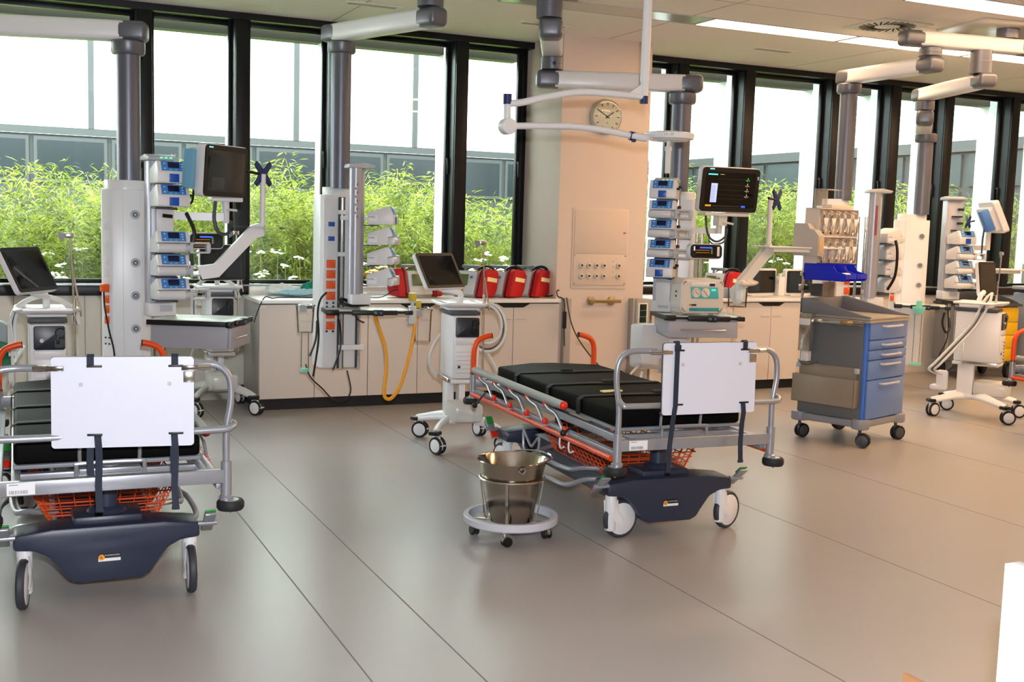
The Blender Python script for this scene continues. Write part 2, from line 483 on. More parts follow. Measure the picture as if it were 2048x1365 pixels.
# ------------------------------------------------------------------ ceiling fittings
DIFF_OFF = M('unlit_diffuser', 'b9bcae', .18)
def clight(x0, x1, y0, y1, lit, label):
    t = thing('ceiling_light', label, 'ceiling light', ((x0+x1)/2, (y0+y1)/2, CZ), 0, 'recessed strip lights')
    hx, hy = (x1-x0)/2, (y1-y0)/2
    f = B().bx(-hx, hx, -hy, -hy+.012, -.006, 0).bx(-hx, hx, hy-.012, hy, -.006, 0).bx(-hx, -hx+.012, -hy, hy, -.006, 0).bx(hx-.012, hx, -hy, hy, -.006, 0)
    f.o('light_frame', LGREY, t)
    B().bx(-hx+.012, hx-.012, -hy+.012, hy-.012, -.003, 0).o('diffuser', LAMPW if lit else DIFF_OFF, t)
    return t
for row, y in enumerate((8.08, 6.38, 4.7, 3.0, 1.3)):
    for s, (x0, x1, lit) in enumerate(((5.42, 6.93, 1), (6.95, 8.45, 1), (8.47, 9.97, 1), (9.99, 11.5, 1), (3.6, 5.4, 0))):
        if row == 1 and s == 4: continue
        if row > 1 and s in (3, 4): continue
        if row == 1: x0 += .7; x1 += .7
        clight(x0, x1, y-.165, y+.165, lit, ('unlit grey strip light in the ceiling near the pillar' if not lit else '%s lit strip light from the left in the %s ceiling row from the windows' % (('first', 'second', 'third', 'fourth')[s], ('first', 'second', 'third', 'fourth', 'fifth')[row])))
def diffuser(x, y, label):
    t = thing('air_diffuser', label, 'air vent', (x, y, CZ), 0, 'swirl air vents')
    B().bx(-.26, .26, -.26, .26, -.01, 0, .003).o('plate', M('vent_plate', 'cdcabf', .4), t)
    b = B()
    for k in range(24):
        a = 2*PI*k/24; r = Mx.Rotation(a+.35, 3, 'Z')
        b.box((math.cos(a)*.165, math.sin(a)*.165, -.0115), (.13, .014, .003), rot=r)
    b.o('slot', M('vent_slot', '0c0c0c', .8), t)
diffuser(6.77, 7.4, 'square ceiling air vent with radial black slots beside the arm mounting plate')
diffuser(8.3, 7.3, 'square ceiling air vent with radial slots cut by the right edge of the photo')
for x, y, l in ((2.8, 8.95, 'slim white ceiling slot vent above the second pendant arm'), (4.35, 8.96, 'slim white ceiling slot vent left of the pillar'), (6.8, 8.96, 'slim white ceiling slot vent right of the pillar')):
    t = thing('slot_vent', l, 'air vent', (x, y, CZ), 0)
    B().bx(-.24, .24, -.06, .06, -.008, 0, .003).o('vent_frame', CEILM, t)
    B().bx(-.2, .2, -.03, .03, -.011, -.008).o('slot', M('slot_shade', 'a9a297', .6), t)

# ------------------------------------------------------------------ lights
w = bpy.data.worlds.new('sky'); S.world = w; w.use_nodes = True
nt = w.node_tree; bg = nt.nodes['Background']
bg.inputs['Color'].default_value = (.92, .97, 1, 1); bg.inputs['Strength'].default_value = 8
def lamp(name, kind, loc, energy, col, rot=None, look=None, **k):
    d = bpy.data.lights.new(name, kind); d.energy = energy; d.color = col
    for a, v_ in k.items(): setattr(d, a, v_)
    o = bpy.data.objects.new(name, d); COL.objects.link(o); o.location = loc
    if look is not None: o.rotation_euler = V(look).to_track_quat('-Z', 'Y').to_euler()
    return o
lamp('sun', 'SUN', (0, 0, 20), 4.0, (1, .96, .86), look=(.35, .62, -1), angle=R(8))
fl = V((0, 0, 1.62))+UX*.2+RX*.05
lamp('camera_flash', 'SPOT', fl, 460, (.93, .95, 1), look=F, spot_size=R(95), spot_blend=.6, shadow_soft_size=.03)
vs = S.view_settings
vs.view_transform = 'Standard'; vs.look = 'None'; vs.gamma = 1; vs.use_curve_mapping = False; vs.exposure = .85
S.cycles.use_denoising = True
S.cycles.max_bounces = 8; S.cycles.transparent_max_bounces = 16; S.cycles.caustics_reflective = False; S.cycles.caustics_refractive = False
S.cycles.sample_clamp_indirect = 6
TYRE = M('tyre_grey', '33363e', .55)
# ------------------------------------------------------------------ castors
def castor(par, x, y, ang, r=.1, w=.034, trail=.045, ztop=.235, mf=OFFW, md=OFFW, mt=TYRE, style='bed', name='castor'):
    d = V((math.cos(ang), math.sin(ang), 0)); a = V((-math.sin(ang), math.cos(ang), 0))
    c = V((x, y, r))+d*trail
    f = B()
    if style == 'bed':
        f.cyl((x, y, r*.42), (x, y, ztop), .029, .031, 20, .008)
        for s in (-1, 1):
            o_ = a*s*(w/2+.007)
            f.tube([V((x, y, ztop-.03))+o_*.8, V((x, y, r*1.3))+o_+d*.008, c+o_+V((0, 0, -.02))], [(.032, .006), (.034, .006), (.02, .005)], 10, flat=d)
    elif style == 'twin':
        f.cyl((x, y, r*1.5), (x, y, ztop), .012).box(c+V((0, 0, r*.35))-d*.012, (r*1.1, w*.34, r*1.35), .008, rot=Mx.Rotation(ang, 3, 'Z'))
        f.box(c+d*r*.9+V((0, 0, r*.1)), (.012, w*.9, .01), .003, rot=Mx.Rotation(ang, 3, 'Z'))
    else:
        f.cyl((x, y, r*1.6), (x, y, ztop), .008).box(c+V((0, 0, r*.5))-d*.008, (r*1.5, w*.5, r*1.1), .006, rot=Mx.Rotation(ang, 3, 'Z'))
    k = f.o(name, mf, par)
    T = Mx.Translation(c) @ a.to_track_quat('Z', 'Y').to_matrix().to_4x4()
    t = B(); p = B()
    for off, ww in (((0, w),) if style == 'bed' else ((-w*.32, w*.32), (w*.32, w*.32))):
        h = ww/2
        t.lathe([(r*.72, off-h*.8), (r*.93, off-h), (r, off-h*.5), (r, off+h*.5), (r*.93, off+h), (r*.72, off+h*.8), (r*.72, off-h*.8)], seg=28, mat=T)
        k_ = .86 if style == 'bed' else .76; p.lathe([(0, off-h*1.02), (r*(k_-.05), off-h*.97), (r*k_, off-h*.75), (r*k_, off+h*.75), (r*(k_-.05), off+h*.97), (0, off+h*1.02)], seg=24, mat=T)
    t.o('tyre', mt, k); p.o('wheel_disc', md, k)
    return k

# ------------------------------------------------------------------ stretchers
PRINTW = M('print_white', 'e8e8ea', .5); PRINTB = M('print_black', '14151a', .5); PRINTO = M('print_orange', 'f0a028', .5); PRINTG = M('print_grey', '8c9098', .6)
def logo(par, x, y, z, k=1):
    s = B().bx(x, x+.088*k, y-.001, y, z, z+.034*k).o('maker_sticker', PRINTB, par)
    B().bx(x, x+.088*k, y-.0016, y-.001, z, z+.013*k).o('white_strip', PRINTW, s)
    T = Mx.Translation((x+.013*k, y-.0018, z+.017*k)) @ Mx.Rotation(PI/2, 4, 'X')
    B().lathe([(0, 0), (.0125*k, 0), (.0125*k, -.0006)], seg=24, mat=T).o('round_mark', PRINTO, s)
    text('R', .017*k, PRINTB, s, (x+.0075*k, y-.0024, z+.0105*k))
    text('RAMMERSTORFER', .0072*k, PRINTW, s, (x+.0265*k, y-.0024, z+.0225*k))
    return s

def stretcher(loc, rz, label, wheels, straps, board_yaw=0, bx0=.012):
    t = thing('patient_stretcher', label, 'stretcher', loc, rz, None)
    # undercarriage
    def cross(y0, y1):
        pts = [(-.366, .298), (-.37, .235), (-.29, .228), (-.235, .2), (-.19, .14), (-.16, .095), (-.125, .078), (.125, .078), (.16, .095), (.19, .14), (.235, .2), (.29, .228), (.37, .235), (.366, .298), (.22, .316), (-.22, .316)]
        return pts, y0, y1
    b = B()
    for y0, y1 in ((.225, .40), (1.68, 1.86)):
        p, a, c = cross(y0, y1); b.prism(p, a, c, 'xz', .014)
    b.bx(-.2, .2, .36, 1.72, .13, .292, .02).bx(-.14, .14, .28, .48, .30, .345, .015).bx(-.1, .1, 1.55, 1.8, .29, .335, .015)
    b.o('undercarriage', NAVY, t)
    for y in (.38, 1.66): B().lathe([(.085, .34), (.07, .36), (.045, .368), (.045, .46), (.036, .46), (.036, .56)], (0, y, 0), 28).o('lift_column', NAVY, t)
    for (x, y), a in zip(((-.325, .275), (.33, .275), (-.325, 1.77), (.33, 1.77)), wheels): castor(t, x, y, a, .102, .034, .062)
    logo(t, -.045, .2242, .165)
    # brake pedals and side bars
    for sx in (-1, 1):
        for y in (.24, 1.86):
            rr = Mx.Rotation(R(-38), 3, 'X') if y < 1 else Mx.Rotation(R(38), 3, 'X')
            b = B().box((sx*.405, y, .295), (.05, .17, .014), .005, rot=rr).cyl((sx*.36, y, .29), (sx*.44, y, .29), .012)
            pd = b.o('brake_pedal', ALU, t)
            e = rr @ V((0, .06, .012)); e2 = rr @ V((0, -.06, .012))
            up, dn = (e, e2) if e.z > e2.z else (e2, e)
            B().box(V((sx*.405, y, .295))+up, (.046, .06, .008), .003, rot=rr).o('green_pad', GREENP, pd)
            B().box(V((sx*.405, y, .295))+dn, (.046, .05, .008), .003, rot=rr).o('red_pad', REDP, pd)
        b = B()
        b.tube([(sx*.2, .5, .25), (sx*.33, .56, .25), (sx*.4, .66, .2), (sx*.43, .8, .2), (sx*.43, 1.1, .2), (sx*.4, 1.25, .2), (sx*.3, 1.33, .25), (sx*.18, 1.4, .25)], .0135, 8, 5)
        b.tube([(sx*.18, .62, .285), (sx*.3, .68, .285), (sx*.36, .78, .265), (sx*.36, 1.2, .265), (sx*.2, 1.3, .285)], .0135, 8, 4)
        b.o('height_pedal_bar', ALU, t)
    # frame
    b = B()
    for y in (0, 2.14):
        b.bx(-.43, .43, y-.018, y+.018, .522, .578, .003)
    for sx in (-1, 1):
        b.bx(sx*.335, sx*.37, .02, 2.12, .53, .57, .003).bx(sx*.405, sx*.44, .04, 2.12, .486, .512, .003)
    for y in (.18, .5, 1.0, 1.5, 1.95): b.bx(-.34, .34, y-.02, y+.02, .545, .568, .002)
    for y in (.3, .62, 1.3, 1.8):
        for sx in (-1, 1): b.cyl((sx*.3, y, .565), (sx*.3, y, .6), .018, seg=12)
    for sx in (-1, 1):
        for y in (0, 2.14): b.lathe([(.0, .44), (.03, .44), (.03, .462), (.022, .468), (.022, .612), (.017, .612), (.017, .6)], (sx*.44, y, 0), 18)
    b.o('frame', ALU, t)
    for sx in (-1, 1):
        for y in (0, 2.14):
            T = Mx.Translation((sx*(.455 if y == 0 else .445), y+(-.012 if y == 0 else .012), .43))
            k = B().lathe([(.02, -.018), (.05, -.02), (.056, -.01), (.056, .01), (.05, .02), (.02, .018)], seg=26, mat=T).o('corner_bumper', RUBBER, t)
            B().lathe([(0, .022), (.035, .022), (.035, .017)], seg=20, mat=T).cyl(T @ V((0, 0, -.035)), T @ V((0, 0, .03)), .005).o('bumper_cap', ALU, k)
    B().bx(-.385, -.285, -.0195, -.018, .527, .574).o('barcode_label', PRINTW, t)
    b = B()
    r_ = random.Random(3)
    x = -.377
    while x < -.31: 
        wv = r_.choice((.0012, .002, .003)); b.bx(x, x+wv, -.0205, -.0195, .532, .546); x += wv+r_.choice((.0015, .003))
    b.bx(-.377, -.345, -.0205, -.0195, .566, .569)
    b.o('barcode', PRINTG, t)
    # mattress and platform
    pl = [(-.36, .17), (.36, .17), (.36, 1.9), (.08, 2.04), (-.08, 2.04), (-.36, 1.9)]
    B().prism([(x*1.01, y) for x, y in pl], .585, .602, 'xy', .004).o('mattress_platform', MGREY, t)
    B().prism(pl, .603, .692, 'xy', .016, 3).o('mattress', VINYL, t)
    for y, bx_ in ((.62, .12), (1.05, .02), (1.55, -.03)):
        b = B().strap([(-.372, y, .60), (-.371, y, .68), (-.345, y, .697), (-.1, y+.01, .699), (bx_, y-.012, .701), (.2, y, .699), (.345, y, .697), (.371, y, .68), (.372, y, .60)], .045, .004, (0, 1, 0))
        b.box((bx_, y, .709), (.075, .05, .016), .005)
        b.o('patient_strap', M('black_webbing', '1a1a1c', .75), t)
    B().box((-.11, .75, .6985), (.13, .036, .009), .002, rot=Mx.Rotation(R(8), 3, 'Z')).o('yellow_tag', M('tag_yellow', 'e6dc96', .6), t)
    B().tube([(-.115, .165, .6), (-.115, .16, .66), (-.1, .16, .677), (.1, .16, .677), (.115, .16, .66), (.115, .165, .6)], .008, 8, 4).o('foot_handle', ALU, t)
    b = B().tube([(-.13, .12, .55), (-.13, .12, .595), (-.115, .12, .608), (.115, .12, .608), (.13, .12, .595), (.13, .12, .55)], .009, 8, 3)
    b.bx(-.12, .12, .13, .3, .56, .582, .004).cyl((0, .2, .55), (0, .2, .585), .04)
    b.o('tilt_bracket', ALU, t)
    # foot end tubes
    b = B()
    for sx in (-1, 1):
        b.tube([(sx*.44, 0, .59), (sx*.44, 0, .74), (sx*.458, 0, .86), (sx*.452, 0, .955), (sx*.41, 0, 1.005), (sx*.34, 0, 1.015), (sx*.255, -.02, 1.015)], .0145, 10, 6)
    b.tube([(-.442, 0, .775), (-.435, -.03, .755), (-.39, -.042, .75), (0, -.042, .749), (.39, -.042, .75), (.452, -.035, .757), (.47, 0, .765), (.442, .012, .775)], .0145, 10, 5)
    b.o('foot_hoop', ALU, t)
    # transport board hung on the foot hoop
    bd = B().rrect(-.262, .262, -.176, .176, -.009, .0, .014).o('foot_board', PANELW, t, loc=(bx0, -.075, .884), rot=(R(-1.5), 0, R(board_yaw)))
    B().rrect(-.2635, .2635, -.1775, .1775, .0, .007, .014).o('board_edge', BLACK, bd)
    for sx, mt in ((-1, CHROME), (1, CHROME)):
        B().bx(sx*.215, sx*.28, -.016, -.009, .122, .142, .002).cyl((sx*.275, -.008, .132), (sx*.325, .01, .132), .012, seg=12).o('hinge_bracket', mt, bd)
    B().bx(.222, .262, -.013, -.009, .075, .118, .003).o('latch_plate', STEEL, bd)
    for sx in (-.155, .17):
        B().cyl((sx, -.009, .07), (sx, -.0125, .07), .0085, seg=16).o('board_button', LGREY, bd)
    for kx, kind in straps:
        b = B()
        w = .026
        if kind == 'long':
            b.strap([(kx, .012, .15), (kx, .006, .184), (kx, -.006, .186), (kx, -.014, .17), (kx-.003, -.016, 0), (kx-.004, -.016, -.13), (kx-.008, -.004, -.2), (kx-.02, .0, -.33), (kx-.024, 0, -.45)], w, .003, (1, 0, 0))
            b.box((kx, -.017, .155), (.036, .008, .026), .003).box((kx-.024, 0, -.455), (.03, .008, .016), .002)
        else:
            b.strap([(kx, .014, .14), (kx, .008, .182), (kx, -.004, .186), (kx, -.013, .176), (kx, -.013, .148), (kx, -.006, .143)], w, .003, (1, 0, 0))
            b.o('board_strap', WEB, bd); b = B()
            kb = kx+.025 if kx < 0 else kx-.002
            b.strap([(kb, -.006, -.128), (kb, -.013, -.135), (kb+.003, -.015, -.176), (kb+.004, -.002, -.23), (kb, 0, -.33), (kb+.004, 0, -.42)], w, .003, (1, 0, 0))
            b.box((kb+.004, 0, -.425), (.03, .008, .016), .002)
            if kind == 'double':
                b.strap([(kx-.005, .02, -.17), (kx-.006, .016, -.23), (kx-.004, .016, -.29)], w, .004, (1, 0, 0))
        b.o('board_strap', WEB, bd)
    for kx, kind in straps:
        for zz in (.14, -.126): B().box((kx+.014 if kx < 0 else kx+.004, -.0095, zz), (.056, .002, .009), .0009).o('strap_slot', BLACK, bd)
    # head end push handles
    for sx in (-1, 1):
        hd = B().tube([(sx*.44, 2.14, .615), (sx*.44, 2.14, .74), (sx*.432, 2.14, .8), (sx*.405, 2.14, .84), (sx*.35, 2.14, .862), (sx*.32, 2.14, .866)], .0185, 12, 5).o('push_handle', ORANGE, t)
        B().cyl((sx*.32, 2.14, .866), (sx*.315, 2.14, .8665), .019, seg=12).cyl((sx*.44, 2.14, .605), (sx*.44, 2.14, .618), .022, seg=14).o('grip_end', BLACK, hd)
    # side rails: padded bar, links, red joints
    for sx in (-1, 1):
        zt = .645 if sx < 0 else .615
        x = sx*.452
        B().tube([(x, .04, .478), (x, 2.12, .478)], .0145, 10).o('lower_side_rail', ORANGE, t)
        bar = B().tube([(x, .64, zt), (x, 2.08, zt)], .0235, 14).o('upper_side_rail', M('rail_grey', '9a9e9c', .5), t)
        B().ball((x, .63, zt), .024, (1, .7, 1), 14).o('rail_end_cap', REDP, bar)
        for k in range(5):
            v0 = 1.98-.275*k
            ln = B().tube([(x+sx*.004, v0, zt-.03), (x+sx*.004, v0-.07, zt-.05), (x+sx*.004, v0-.16, zt-.062), (x+sx*.004, v0-.23, zt-.11), (x+sx*.004, v0-.27, zt-.135)], .0085, 8, 4)
            ln.bx(x-.016, x+.016, v0-.29, v0-.25, .488, .5, .002)
            ln = ln.o('rail_link', ALU, t)
            B().box((x, v0, zt-.03), (.026, .034, .034), .008).box((x, v0-.27, zt-.13), (.026, .036, .04), .008).o('red_joint', REDP, ln)
    B().cyl((-.44, .55, .54), (-.52, .47, .53), .006).ball((-.525, .465, .53), .018).o('release_lever', BLACK, t)
    B().cyl((-.44, 1.9, .52), (-.56, 1.75, .47), .006).ball((-.565, 1.745, .468), .018).o('release_lever', BLACK, t)
    # wire basket slung under the platform
    b = B()
    def rect(x0, x1, y0, y1, z, r): b.tube([(x0, y0, z), (x1, y0, z), (x1, y1, z), (x0, y1, z)], r, 6, closed=True)
    rect(-.3, .3, .46, 1.3, .42, .005); rect(-.285, .285, .475, 1.28, .39, .0035)
    for k in range(4): rect(-.27+.015*k, .27-.015*k, .49+.01*k, 1.26-.01*k, .36-.03*k, .0028)
    for k in range(15):
        y = .5+.055*k
        for sx in (-1, 1): b.tube([(sx*.3, y, .42), (sx*.215, y+.005, .265)], .0028, 5)
        b.tube([(-.215, y, .3), (.215, y, .3)], .0025, 5)
    for k in range(9):
        x = -.26+.065*k
        for yy, y2 in ((.46, .52), (1.3, 1.24)): b.tube([(x, yy, .42), (x*.85, y2, .265)], .0028, 5)
    b.o('wire_basket', ORANGE, t)
    # hooks and ring on the left long side
    B().tube([(-.44, 1.22, .4), (-.44, 1.215, .31), (-.44, 1.16, .255), (-.44, 1.08, .255), (-.44, 1.0, .31), (-.44, .985, .4), (-.44, 1.05, .36), (-.44, 1.1, .33), (-.44, 1.17, .37)], (.008), 8, 5, True).o('bottle_hook', ALU, t)
    for y in (.5, .62): B().tube([(-.455, y+.04, .465), (-.46, y+.03, .43), (-.465, y, .415), (-.465, y-.04, .43)], .005, 6, 4).o('line_hook', OFFW, t)
    return t

st2 = stretcher((3.18, 4.645, 0), -3.4, 'black padded patient stretcher with orange rail standing in the middle of the room', (R(8), R(22), R(100), R(60)), ((-.19, 'long'), (.195, 'short')))
st1 = stretcher((.405, 4.605, 0), -.9, 'black padded patient stretcher cut by the left edge with a plain white foot board', (R(-98), R(-92), R(60), R(120)), ((-.12, 'double'), (.19, 'double')), -8, .036)
st3 = copy_of(st2, (7.83, 4.37, 0), -3.4, 'stretcher with orange push handle mostly outside the right edge of the photo')

# ------------------------------------------------------------------ kick bucket
t = thing('kick_bucket', 'shiny steel bucket in a white ringed frame on small castors beside the stretcher', 'bucket', (2.395, 5.14, 0), 12)
PAIL = M('polished_steel', 'b3a99c', .16, 1, noise=.06, scale=60)
B().lathe([(0, .092), (.112, .092), (.116, .1), (.176, .405), (.18, .412), (.184, .41), (.183, .405), (.178, .4), (.118, .105), (.112, .1), (0, .1)][:6]+[(.182, .414), (.175, .408), (.113, .104), (0, .1)], seg=48).o('pail', PAIL, t)
b = B()
for a in (R(70), R(250)):
    p = V((math.cos(a)*.178, math.sin(a)*.178, .385))
    b.tube([p+V((0, 0, .016)), p+V((.016*math.sin(a), -.016*math.cos(a), 0)), p-V((0, 0, .016)), p-V((.016*math.sin(a), -.016*math.cos(a), 0))], .004, 6, 4, True)
b.tube([(math.cos(R(70))*.186, math.sin(R(70))*.186, .4), (math.cos(R(40))*.2, math.sin(R(40))*.2, .418), (.204, 0, .425), (math.cos(R(-40))*.2, math.sin(R(-40))*.2, .418), (math.cos(R(-110))*.19, math.sin(R(-110))*.19, .4)], .005, 6, 6)
b.o('bail_handle', CHROME, t)
B().lathe([(.218, .083), (.24, .083), (.246, .09), (.246, .118), (.24, .124), (.218, .124), (.218, .083)], seg=56).o('bumper_ring', M('ring_grey', 'c6c6d0', .45), t)
b = B().tube([(math.cos(2*PI*k/32)*.168, math.sin(2*PI*k/32)*.168, .315) for k in range(32)], .006, 8, closed=True)
for k in range(4):
    a = PI/4+k*PI/2; r = Mx.Rotation(a, 3, 'Z')
    b.box(r @ V((.17, 0, .086)), (.12, .02, .008), rot=r).strap([r @ V((.12, 0, .084)), r @ V((.135, 0, .1)), r @ V((.166, 0, .315))], .014, .005, r @ V((0, 1, 0)))
b.box((0, 0, .084), (.2, .02, .008), rot=Mx.Rotation(PI/4, 3, 'Z')).box((0, 0, .084), (.2, .02, .008), rot=Mx.Rotation(-PI/4, 3, 'Z'))
b.o('bucket_stand', STEEL, t)
for k in range(4):
    a = PI/4+k*PI/2
    castor(t, math.cos(a)*.195, math.sin(a)*.195, a+2.2, .026, .04, .012, .084, CHROME, BLACK, BLACK, 'small')
# ------------------------------------------------------------------ fitted cabinets
def cabinet(x0, x1, label, mat, clip=0):
    y = 9.2; t = thing('base_cabinet', label, 'cabinet', ((x0+x1)/2, y, 0), 0, 'base cabinets under the windows'); h = (x1-x0)/2
    B().bx(-h+.001, h-.001, .02, .64, .1, .897).o('carcass', LAMING, t)
    B().bx(-h+.001, h-.001, .05, .62, 0, .099).o('socle', SKIRT, t)
    B().bx(-h+.004, h-.004, .008, .02, .84, .895).o('grip_recess', BLACK, t)
    for s in (-1, 1):
        P = [(s*h-s*.003, .1), (s*.0025, .1), (s*.0025, .852), (s*.1, .852), (s*.165, .888), (s*h-s*.003, .888)]
        d = B().prism(P if s > 0 else P[::-1], 0, .018, 'xz', .0012, 1).o('door', mat, t)
        B().bx(s*.02, s*.125, -.006, 0, .745, .757, .002).o('label_holder', M('label_holder', 'd8d4cc', .25, .3), d)
        B().bx(s*h-s*.055, s*h-s*.002, -.002, 0, .86, .875).o('door_tag', M('door_tag', 'e2dcd4', .3), d)
    return t
for k, (x0, x1, l) in enumerate(((1.955, 2.886, 'beige double door base cabinet at the free left end behind the hanging pendant'),
        (2.886, 3.79, 'beige double door base cabinet behind the ventilator in the middle of the left run'),
        (3.79, 4.722, 'beige double door base cabinet against the pillar under the red bags'),
        (5.72, 6.67, 'peach beige double door base cabinet right of the pillar behind the pendant shelf'),
        (6.67, 7.6, 'peach beige double door base cabinet between the stretcher board and the blue cart'),
        (7.6, 8.41, 'peach beige double door base cabinet hidden behind the blue drawer cart'))):
    cabinet(x0, x1, l, LAMIN)
for x0, x1, l in ((1.945, 4.722, 'long white worktop on the cabinets left of the pillar'), (5.715, 8.42, 'long white worktop on the cabinets right of the pillar')):
    o = B().bx(-(x1-x0)/2, (x1-x0)/2, -.02, .66, 0, .03, .003).o('worktop', TOPW, None, ((x0+x1)/2, 9.19, .898)); tag(o, l, 'worktop')

# ------------------------------------------------------------------ wall fittings on the pillar
t = thing('wall_clock', 'round white wall clock without numerals on the pillar', 'clock', (5.178, 9.289, 2.622))
TY = Mx.Rotation(PI/2, 4, 'X')
B().lathe([(.145, .045), (.152, .05), (.16, .04), (.166, 0), (0, 0)], seg=48, mat=TY).o('case', M('clock_rim', 'b9b8b0', .35, .3), t)
f = B().lathe([(0, .044), (.146, .044), (.146, .03)], seg=48, mat=TY).o('dial', M('clock_face', 'd3cdc0', .4), t)
b = B()
for k in range(60):
    a = 2*PI*k/60; r = Mx.Rotation(a, 3, 'Y')
    if k % 5 == 0: b.box(r @ V((0, -.0455, .117)), (.007, .002, .028), rot=r)
    else: b.box(r @ V((0, -.0452, .134)), (.0015, .001, .007), rot=r)
b.tube([(.008*math.cos(2*PI*k/12), -.0455, -.058+.008*math.sin(2*PI*k/12)) for k in range(12)], .0012, 4, closed=True)
b.o('minute_marks', BLACK, f)
for nm, a, L, w in (('minute_hand', -60, .105, .007), ('hour_hand', 55, .075, .01)):
    r = Mx.Rotation(R(a), 3, 'Y')
    B().box(r @ V((0, -.049, L/2-.012)), (w, .002, L+.024), rot=r).cyl((0, -.047, 0), (0, -.052, 0), .01).o(nm, BLACK, t)
B().lathe([(0, .0565), (.13, .0555), (.15, .05)], seg=40, mat=TY).o('cover_glass', PANE, t)

t = thing('outlet_station', 'flush beige service panel with ten round gas outlets in the pillar', 'outlet station', (5.175, 9.289, 1.05))
B().bx(-.3, .3, -.006, 0, -.03, .725, .002).o('surround', PILLM, t)
k = B().bx(-.282, .282, -.012, -.006, .3, .705, .002).o('flap', M('flap_beige', 'd6c4b5', .6), t)
B().cyl((.25, -.012, .5), (.25, -.016, .5), .008).bx(.255, .275, -.016, -.014, .498, .502).o('keyhole', M('key_red', '9a4a40', .4), k)
k = B().bx(-.282, .282, -.012, -.006, .003, .296, .002).o('outlet_plate', MATS['flap_beige'], t)
for x, z in ((-.27, .018), (.27, .018), (-.27, .282), (.27, .282)): B().cyl((x, -.012, z), (x, -.015, z), .006, seg=8).o('screw', STEEL, k)
for zz in (.19, .09):
    for q, x in enumerate((-.2, -.12, -.04, .04, .2)):
        o = B().lathe([(0, 0), (.026, 0), (.026, .012), (.02, .018), (.012, .018), (.01, .008), (0, .008)], seg=24, mat=Mx.Translation((x, -.012, zz)) @ TY)
        o.m(1).cyl((x, -.02, zz), (x, -.032, zz), .008, seg=12)
        o.o('gas_outlet', [M('outlet_white', 'cfc8bf', .4), M('outlet_dark', '3a2c22', .4, .4)], t)
    for dz in (-.012, .04): B().cyl((.142, -.012, zz+dz), (.142, -.0135, zz+dz), .004, seg=8).o('indicator', MATS['outlet_dark'], k)
t = thing('grab_rail', 'short brass coloured grab rail on the pillar below the gas outlets', 'rail', (5.225, 9.289, .905))
B().bx(-.165, .165, -.07, -.055, -.017, .017, .003).o('bar', M('brass_rail', 'b09a6e', .3, .8), t)
for x in (-.13, .09): B().lathe([(0, 0), (.042, 0), (.042, .012), (.016, .018), (.016, .056), (0, .056)], seg=24, mat=Mx.Translation((x, 0, 0)) @ TY).o('rosette', MATS['brass_rail'], t)
t = thing('wall_socket', 'white framed socket block with dark green inserts on the grey duct', 'socket', (5.605, 9.184, .79))
B().bx(-.055, .055, -.008, 0, -.1, .1, .004).o('socket_frame', OFFW, t)
for k in range(3): B().bx(-.035, .04, -.012, -.008, -.088+k*.06, -.03+k*.06, .003).o('insert', M('socket_green', '0c2a1c', .3), t)

# ------------------------------------------------------------------ things on the left worktop
WT = .929
def defib(loc, rz, label, both=False):
    t = thing('defibrillator', label, 'defibrillator', loc, rz, 'defibrillators in red bags on the worktop')
    B().prism([(-.1, 0), (.11, 0), (.11, .2), (-.04, .24), (-.1, .03)], -.12, .12, 'yz', .01).o('body', M('defib_grey', 'aeb2b8', .45), t)
    rt = Mx.Rotation(R(-16), 3, 'X')
    f = B().box((0, -.082, .128), (.236, .012, .215), .01, rot=rt).o('front_panel', M('defib_white', 'd2d5da', .4), t)
    B().box((-.025, -.0905, .158), (.12, .003, .105), .003, rot=rt).o('display', M('lcd_green', '5f7244', .25), f)
    B().box((0, -.077, .066), (.19, .003, .06), .003, rot=rt).o('key_field', M('key_slate', '46525c', .5), f)
    for k in range(3): B().box((.075, -.092+.013*k, .185-.04*k), (.03, .004, .026), .004, rot=rt).o('side_key', (BLUEP, M('key_yellow', 'd8b030', .5), M('key_orange', 'd8643a', .5))[k], f)
    for s in ((-1, 1) if both else (1,)):
        p = B().prism([(-.125, .008), (.075, .008), (.115, .06), (.15, .2), (.12, .25), (-.03, .262), (-.06, .23)], s*.124, s*.225, 'yz', .018, 3).o('red_pouch', RED, t)
        B().prism([(-.129, .006), (.079, .006), (.119, .06), (.154, .2), (.123, .254), (-.032, .266), (-.064, .23)], s*.15, s*.162, 'yz').o('zip_band', BLACK, p)
        B().prism([(-.055, .155), (.1, .135), (.108, .172), (-.047, .192)], s*.224, s*.2275, 'yz').o('reflective_strip', M('reflector_yellow', 'fff4b8', .3, emit=0), p)
    b = B()
    for s in (-.09, .05): b.cyl((s, .04, .2), (s, .04, .27), .012, seg=8)
    b.box((-.02, .04, .275), (.19, .05, .03), .01)
    b.o('carry_handle', MGREY, t)
    b = B().tube([(.1, -.02, .25), (.13, .0, .275), (.17, .03, .285), (.2, .06, .27), (.2, .1, .23)], .013, 8, 5)
    b.tube([(-.08, .06, .24), (0, .02, .268), (.08, .07, .262), (.15, .1, .25), (.1, .02, .27), (0, .08, .26)], .006, 6, 5)
    b.o('shoulder_strap', BLACK, t)
    return t
defib((3.42, 9.52, WT), 12, 'grey defibrillator between two red pouches partly behind the ventilator screen', True)
defib((3.97, 9.55, WT), -58, 'defibrillator with visible green display and red bag, just right of the ventilator screen')
defib((4.255, 9.56, WT), -58, 'middle one of the three red bagged defibrillators with their reflective strips in full view')
defib((4.535, 9.58, WT), -60, 'red bagged defibrillator nearest the pillar at the right end of the left worktop')

